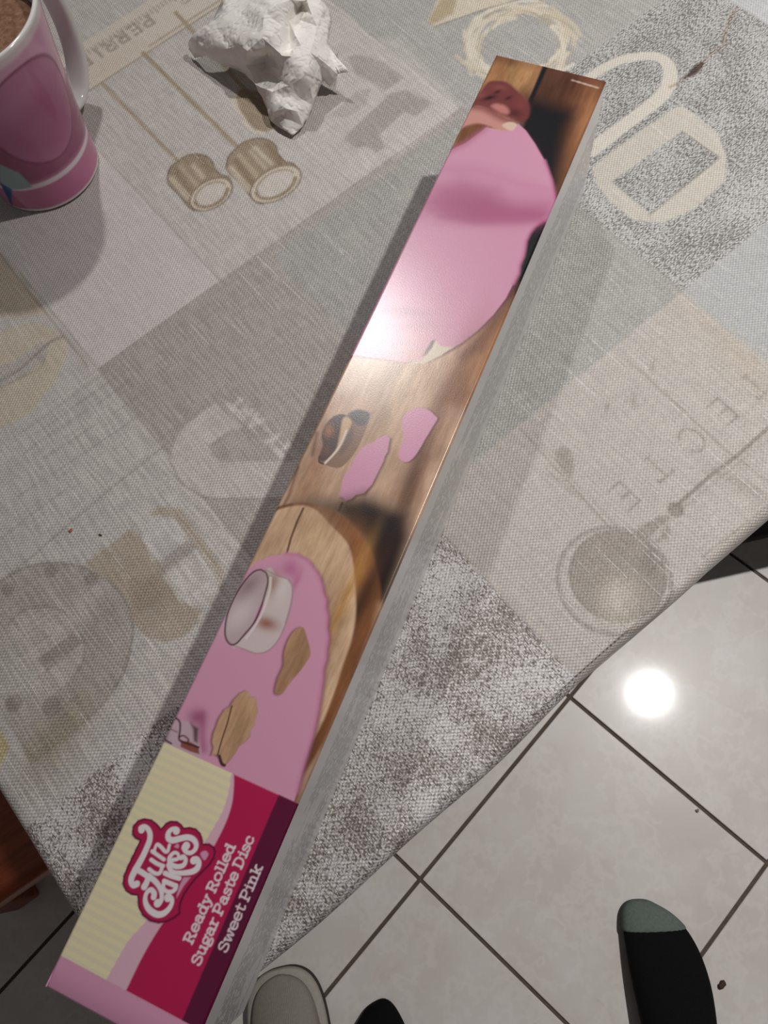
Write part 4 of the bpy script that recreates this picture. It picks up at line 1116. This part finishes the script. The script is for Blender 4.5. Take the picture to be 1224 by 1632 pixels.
# ================================================================== PERSON (feet and legs of whoever stands at the table)
def loft(name, rings, mat, parent=None, smooth=True):
    n = len(rings[0]); v = [p for r in rings for p in r]
    f = [(k * n + q, k * n + (q + 1) % n, (k + 1) * n + (q + 1) % n, (k + 1) * n + q) for k in range(len(rings) - 1) for q in range(n)]
    f += [tuple(range(n))[::-1], tuple(range((len(rings) - 1) * n, len(rings) * n))]
    return pydata(name, v, f, mat, parent, smooth)
person = empty('person', (0.04, -0.45, 0))
tag(person, 'person standing at the table in black socks, one with a grey toe', 'person')
knit = NT('black_sock_knit')
_o = knit.n('ShaderNodeTexCoord').outputs['Object']
knit.set(col=knit.mix(knit.noise(_o, 500, 3), rgba((9, 9, 11)), rgba((20, 20, 23))), rough=.92, spec=.15)
knit.bump(knit.noise(knit.mapv(_o, (900, 300, 300)), 1, 2), .3, .0006)
toe = NT('grey_green_sock_toe')
_o = toe.n('ShaderNodeTexCoord').outputs['Object']
toe.set(col=toe.mix(toe.noise(_o, 300, 3), rgba((86, 98, 90)), rgba((116, 126, 118))), rough=.92, spec=.15)
toe.bump(toe.noise(toe.mapv(_o, (900, 300, 300)), 1, 2), .3, .0006)
def sock(tip, heel, mirror, cap=True):
    """foot in a sock: rings along the foot axis from the toe tip back to the heel, then up the shin"""
    tip, heel = np.array(tip), np.array(heel)
    ax = (heel - tip) / np.linalg.norm(heel - tip); side = np.array([-ax[1], ax[0]]) * mirror    # towards the little toe
    L = float(np.linalg.norm(heel - tip))
    # s, inner half width, outer half width, height, lateral offset
    S = [(0.0, .008, .012, .014, -.022), (.005, .017, .021, .020, -.021), (.014, .026, .034, .025, -.017), (.030, .035, .042, .029, -.010), (.050, .041, .047, .033, -.004), (.075, .045, .050, .040, 0), (.105, .044, .052, .049, .001), (.14, .041, .049, .060, .001), (.175, .038, .044, .074, 0), (.205, .036, .040, .092, 0), (.235, .034, .037, .098, 0), (L - .006, .026, .028, .070, 0), (L, .012, .014, .045, 0)]
    def ring(s, wi, wo, h, off, k=28, grow=0.0):
        out = []
        for q in range(k):
            w = 2 * math.pi * q / k
            cx_, cz_ = math.cos(w), math.sin(w)
            hw = (wo if cx_ > 0 else wi) + grow
            x = hw * math.copysign(abs(cx_) ** .8, cx_)
            z = h / 2 + (h / 2 + grow) * math.copysign(abs(cz_) ** .75, cz_)
            if cz_ > 0: z *= 1 - .12 * max(0, cx_)            # lower over the little toe
            p = tip + ax * s + side * (x + off)
            out.append((p[0], p[1], max(.0006, z + .0006)))
        return out
    so = loft('sock', [ring(*r) for r in S], knit.m, person)
    sd = so.modifiers.new('smooth', 'SUBSURF'); sd.levels = 1; sd.render_levels = 2
    if not cap: 
        return so
    tc = loft('toe_cap', [ring(*r, grow=.0012) for r in [(-.0012,) + S[0][1:]] + S[1:4]] + [ring(.040, .039, .045, .031, -.0065, grow=.0012)], toe.m, so)
    tag(tc, 'grey toe of the black sock')
    sd = tc.modifiers.new('smooth', 'SUBSURF'); sd.levels = 1; sd.render_levels = 2
    return so
for o_ in (sock((0.226, -0.156), (0.180, -0.425), 1), sock((-0.176, -0.203), (-0.105, -0.455), -1, False)):
    o_.location = (-0.04, 0.45, 0)
bodym = NT('dark_clothes_and_skin')
_o = bodym.n('ShaderNodeTexCoord').outputs['Object']
_x = bodym.n('ShaderNodeSeparateXYZ'); bodym.l(_o, _x.inputs[0])
_n = bodym.noise(_o, 220, 4)
_side = bodym.ramp(bodym.math('ABSOLUTE', bodym.math('SUBTRACT', _x.outputs[0], 0.045)), .205, .21)
_cl = bodym.mix(bodym.math('MAXIMUM', _side, bodym.ramp(_x.outputs[2], .985, .990)), bodym.mix(_n, rgba((24, 24, 28)), rgba((36, 36, 41))), bodym.mix(_n, rgba((62, 66, 74)), rgba((80, 84, 92))))
_side = bodym.ramp(bodym.math('ABSOLUTE', bodym.math('SUBTRACT', _x.outputs[0], 0.045)), .205, .21)
_hand = bodym.math('MULTIPLY', _side, bodym.math('MULTIPLY', bodym.ramp(_x.outputs[2], .865, .870, 1.0, 0.0), bodym.ramp(_x.outputs[2], .6, .61)))
_skin = bodym.math('MAXIMUM', _hand, bodym.ramp(_x.outputs[2], 1.475, 1.480))
bodym.set(col=bodym.mix(_skin, _cl, rgba((206, 160, 136))), rough=.8, spec=.25)
def legs():
    v, e, r = [], [], []
    def add(p, rad, prev=None):
        v.append(p); r.append(rad)
        if prev is not None: e.append((prev, len(v) - 1))
        return len(v) - 1
    pel = add((0.045, -0.52, .93), .135)
    for (ax_, ay), (kx, ky), hx in (((0.187, -0.385), (0.178, -0.40), 0.13), ((-0.115, -0.415), (-0.10, -0.42), -0.04)):
        h_ = add((hx, -0.51, .86), .088, pel)
        t_ = add(((hx + kx) / 2, (ky - .51) / 2, .66), .078, h_)
        k_ = add((kx, ky, .47), .060, t_)
        c_ = add((ax_ - .002, ay - .018, .32), .058, k_)
        s_ = add((ax_, ay, .14), .046, c_)
        add((ax_, ay, .072), .044, s_)
    w_ = add((0.045, -0.53, 1.06), .128, pel)
    ch = add((0.045, -0.54, 1.24), .145, w_)
    ch2 = add((0.045, -0.55, 1.38), .120, ch)
    nk = add((0.045, -0.545, 1.49), .055, ch2)
    jw = add((0.045, -0.525, 1.56), .070, nk)
    hd = add((0.045, -0.535, 1.65), .088, jw)
    add((0.045, -0.54, 1.72), .070, hd)
    for sd in (-1, 1):
        sh = add((0.045 + sd * .175, -0.555, 1.38), .062, ch2)
        el = add((0.045 + sd * .235, -0.555, 1.12), .046, sh)
        wr = add((0.045 + sd * .250, -0.515, .89), .031, el)
        pm = add((0.045 + sd * .250, -0.505, .82), .034, wr)
        for q, (dy, ln) in enumerate(((.030, .066), (.010, .076), (-.010, .070), (-.029, .054))):
            b1 = add((0.045 + sd * .250, -0.503 + dy, .790), .0105, pm)
            b2 = add((0.045 + sd * .243, -0.500 + dy * 1.05, .790 - ln * .55), .0092, b1)
            add((0.045 + sd * .230, -0.498 + dy * 1.05, .790 - ln), .0078, b2)
        t1 = add((0.045 + sd * .240, -0.462, .835), .0125, pm)
        add((0.045 + sd * .228, -0.445, .795), .0095, t1)
    me = bpy.data.meshes.new('body')
    me.from_pydata(v, e, [])
    o = bpy.data.objects.new('body', me); COL.objects.link(o); o.parent = person; o.location = (-0.04, 0.45, 0)
    me.materials.append(bodym.m)
    sk = o.modifiers.new('skin', 'SKIN'); sk.use_smooth_shade = True
    if not me.skin_vertices:
        bpy.context.view_layer.objects.active = o
    for i, rad in enumerate(r):
        me.skin_vertices[0].data[i].radius = (rad, rad * .9)
    me.skin_vertices[0].data[0].use_root = True
    sb = o.modifiers.new('smooth', 'SUBSURF'); sb.levels = 1; sb.render_levels = 1
legs()
def hair():
    b = bmesh.new()
    bmesh.ops.create_uvsphere(b, u_segments=32, v_segments=20, radius=1.0)
    cut = [v for v in b.verts if v.co.z < -.15 - .55 * min(0.0, v.co.y) * -1 - (.25 if v.co.y > .3 else 0) * -1]
    bmesh.ops.delete(b, geom=cut, context='VERTS')
    for v in b.verts: v.co = Vector((v.co.x * .094 + .005, v.co.y * .098 - .088, v.co.z * .105 + 1.665))
    o = bm_obj('hair', b, plain('dark_brown_hair', (44, 32, 26), .6, .4, .3, 120), person, True)
    so = o.modifiers.new('thickness', 'SOLIDIFY'); so.thickness = .006
hair()
def feature(name, c, r, col_, sub=None):
    b = bmesh.new(); bmesh.ops.create_uvsphere(b, u_segments=16, v_segments=10, radius=1.0)
    for v in b.verts: v.co = Vector((c[0] + v.co.x * r[0] - .04, c[1] + v.co.y * r[1] + .45, c[2] + v.co.z * r[2]))
    return bm_obj(name, b, plain(name + '_tone', col_, .5, .3, .03), person, True)
for sd in (-1, 1):
    feature('eye', (0.045 + sd * .030, -.452, 1.630), (.012, .006, .007), (225, 220, 214))
    feature('iris', (0.045 + sd * .030, -.4475, 1.630), (.005, .003, .005), (60, 44, 34))
    feature('ear', (0.045 + sd * .083, -.540, 1.615), (.010, .016, .028), (206, 160, 136))
feature('nose', (0.045, -.447, 1.598), (.011, .016, .024), (208, 160, 138))
feature('mouth', (0.045, -.455, 1.558), (.023, .007, .006), (176, 104, 96))

# ================================================================== SLIPPER
def slipper():
    t = empty('slipper', (-0.268, -0.27, 0))
    tag(t, 'grey-beige felt slipper on the floor below the table corner', 'slipper')
    m = NT('ribbed_grey_felt')
    o_ = m.n('ShaderNodeTexCoord').outputs['Object']
    rib = m.math('SINE', m.math('MULTIPLY', m.n('ShaderNodeSeparateXYZ').outputs[0], 1.0))
    sx = m.n('ShaderNodeSeparateXYZ'); m.l(o_, sx.inputs[0])
    rib = m.math('SINE', m.math('MULTIPLY', sx.outputs[0], 2 * math.pi / .0022))
    nz = m.noise(o_, 300, 4)
    m.set(col=m.mix(nz, rgba((128, 123, 112)), rgba((152, 146, 134))), rough=.6, spec=.35)
    m.bump(m.math('ADD', m.math('MULTIPLY', rib, .4), nz), .35, .0006)
    edge = plain('grey_felt_binding', (166, 160, 150), .6, .35, .05, 200, .1)
    solem = plain('dark_rubber_sole', (60, 56, 52), .8, .3)
    def outline(k, y, hw):  return hw
    ys = [.137, .134, .126, .112, .092, .066, .034, .0, -.04, -.08, -.11, -.13, -.140]
    hw = [.010, .024, .037, .046, .051, .0525, .052, .049, .045, .043, .039, .030, .012]
    def rings(z0, z1, shrink, dome):
        out = []
        for y, w in zip(ys, hw):
            r = []
            for q in range(24):
                a = 2 * math.pi * q / 24
                c_, s_ = math.cos(a), math.sin(a)
                x = max(w - shrink, .002) * math.copysign(abs(c_) ** .7, c_)
                zz = (z0 + z1) / 2 + (z1 - z0) / 2 * math.copysign(abs(s_) ** .6, s_)
                if s_ > 0: zz += dome(y) * (1 - (x / (w + 1e-6)) ** 2)
                r.append((x, y if abs(y) < .136 else y, zz))
            out.append(r)
        return out
    loft('sole', rings(.0, .014, 0, lambda y: 0), solem, t)
    loft('binding', rings(.013, .030, .0005, lambda y: 0), edge, t)
    up = loft('upper', [[(x, y - .006, z) for x, y, z in r] for r in rings(.024, .036, .009, lambda y: .030 * max(0.0, min(1.0, (.14 - y) / .10)) if y > -.01 else .004)], m.m, t)
    for k in t.children:
        s = k.modifiers.new('smooth', 'SUBSURF'); s.levels = 1; s.render_levels = 2
slipper()

# ================================================================== CRUMBS
def crumb(px, z, r, mat, label):
    p = ground([px], z)[0]
    b = bmesh.new()
    bmesh.ops.create_icosphere(b, subdivisions=2, radius=r)
    for v in b.verts:
        k = 1 + .35 * math.sin(v.co.x / r * 3 + px[0]) * math.cos(v.co.y / r * 2.3 + px[1])
        v.co = Vector((v.co.x * k * 1.2, v.co.y * k, max(-r * .55, v.co.z * .6 * k)))
    o = bm_obj('crumb', b, mat, None, True)
    o.location = (p[0], p[1], z + r * .56)
    tag(o, label, 'crumb')
cm = plain('brown_crumb', (74, 58, 46), .8, .3, .2, 800)
crumb((1150, 1569), 0.0, .0045, cm, 'dark crumb on the floor tile beside the black sock')
crumb((1111, 1292), 0.0, .0024, plain('pale_crumb', (136, 122, 108), .8, .3, .2, 800), 'small pale crumb on the floor near the tile joint')
crumb((113, 846), ZT, .0010, plain('orange_crumb', (170, 84, 50), .7, .3, .2, 800), 'tiny orange crumb on the cloth beside the printed stamp')
crumb((160, 853), ZT, .0008, cm, 'tiny dark crumb on the cloth right of the orange crumb')
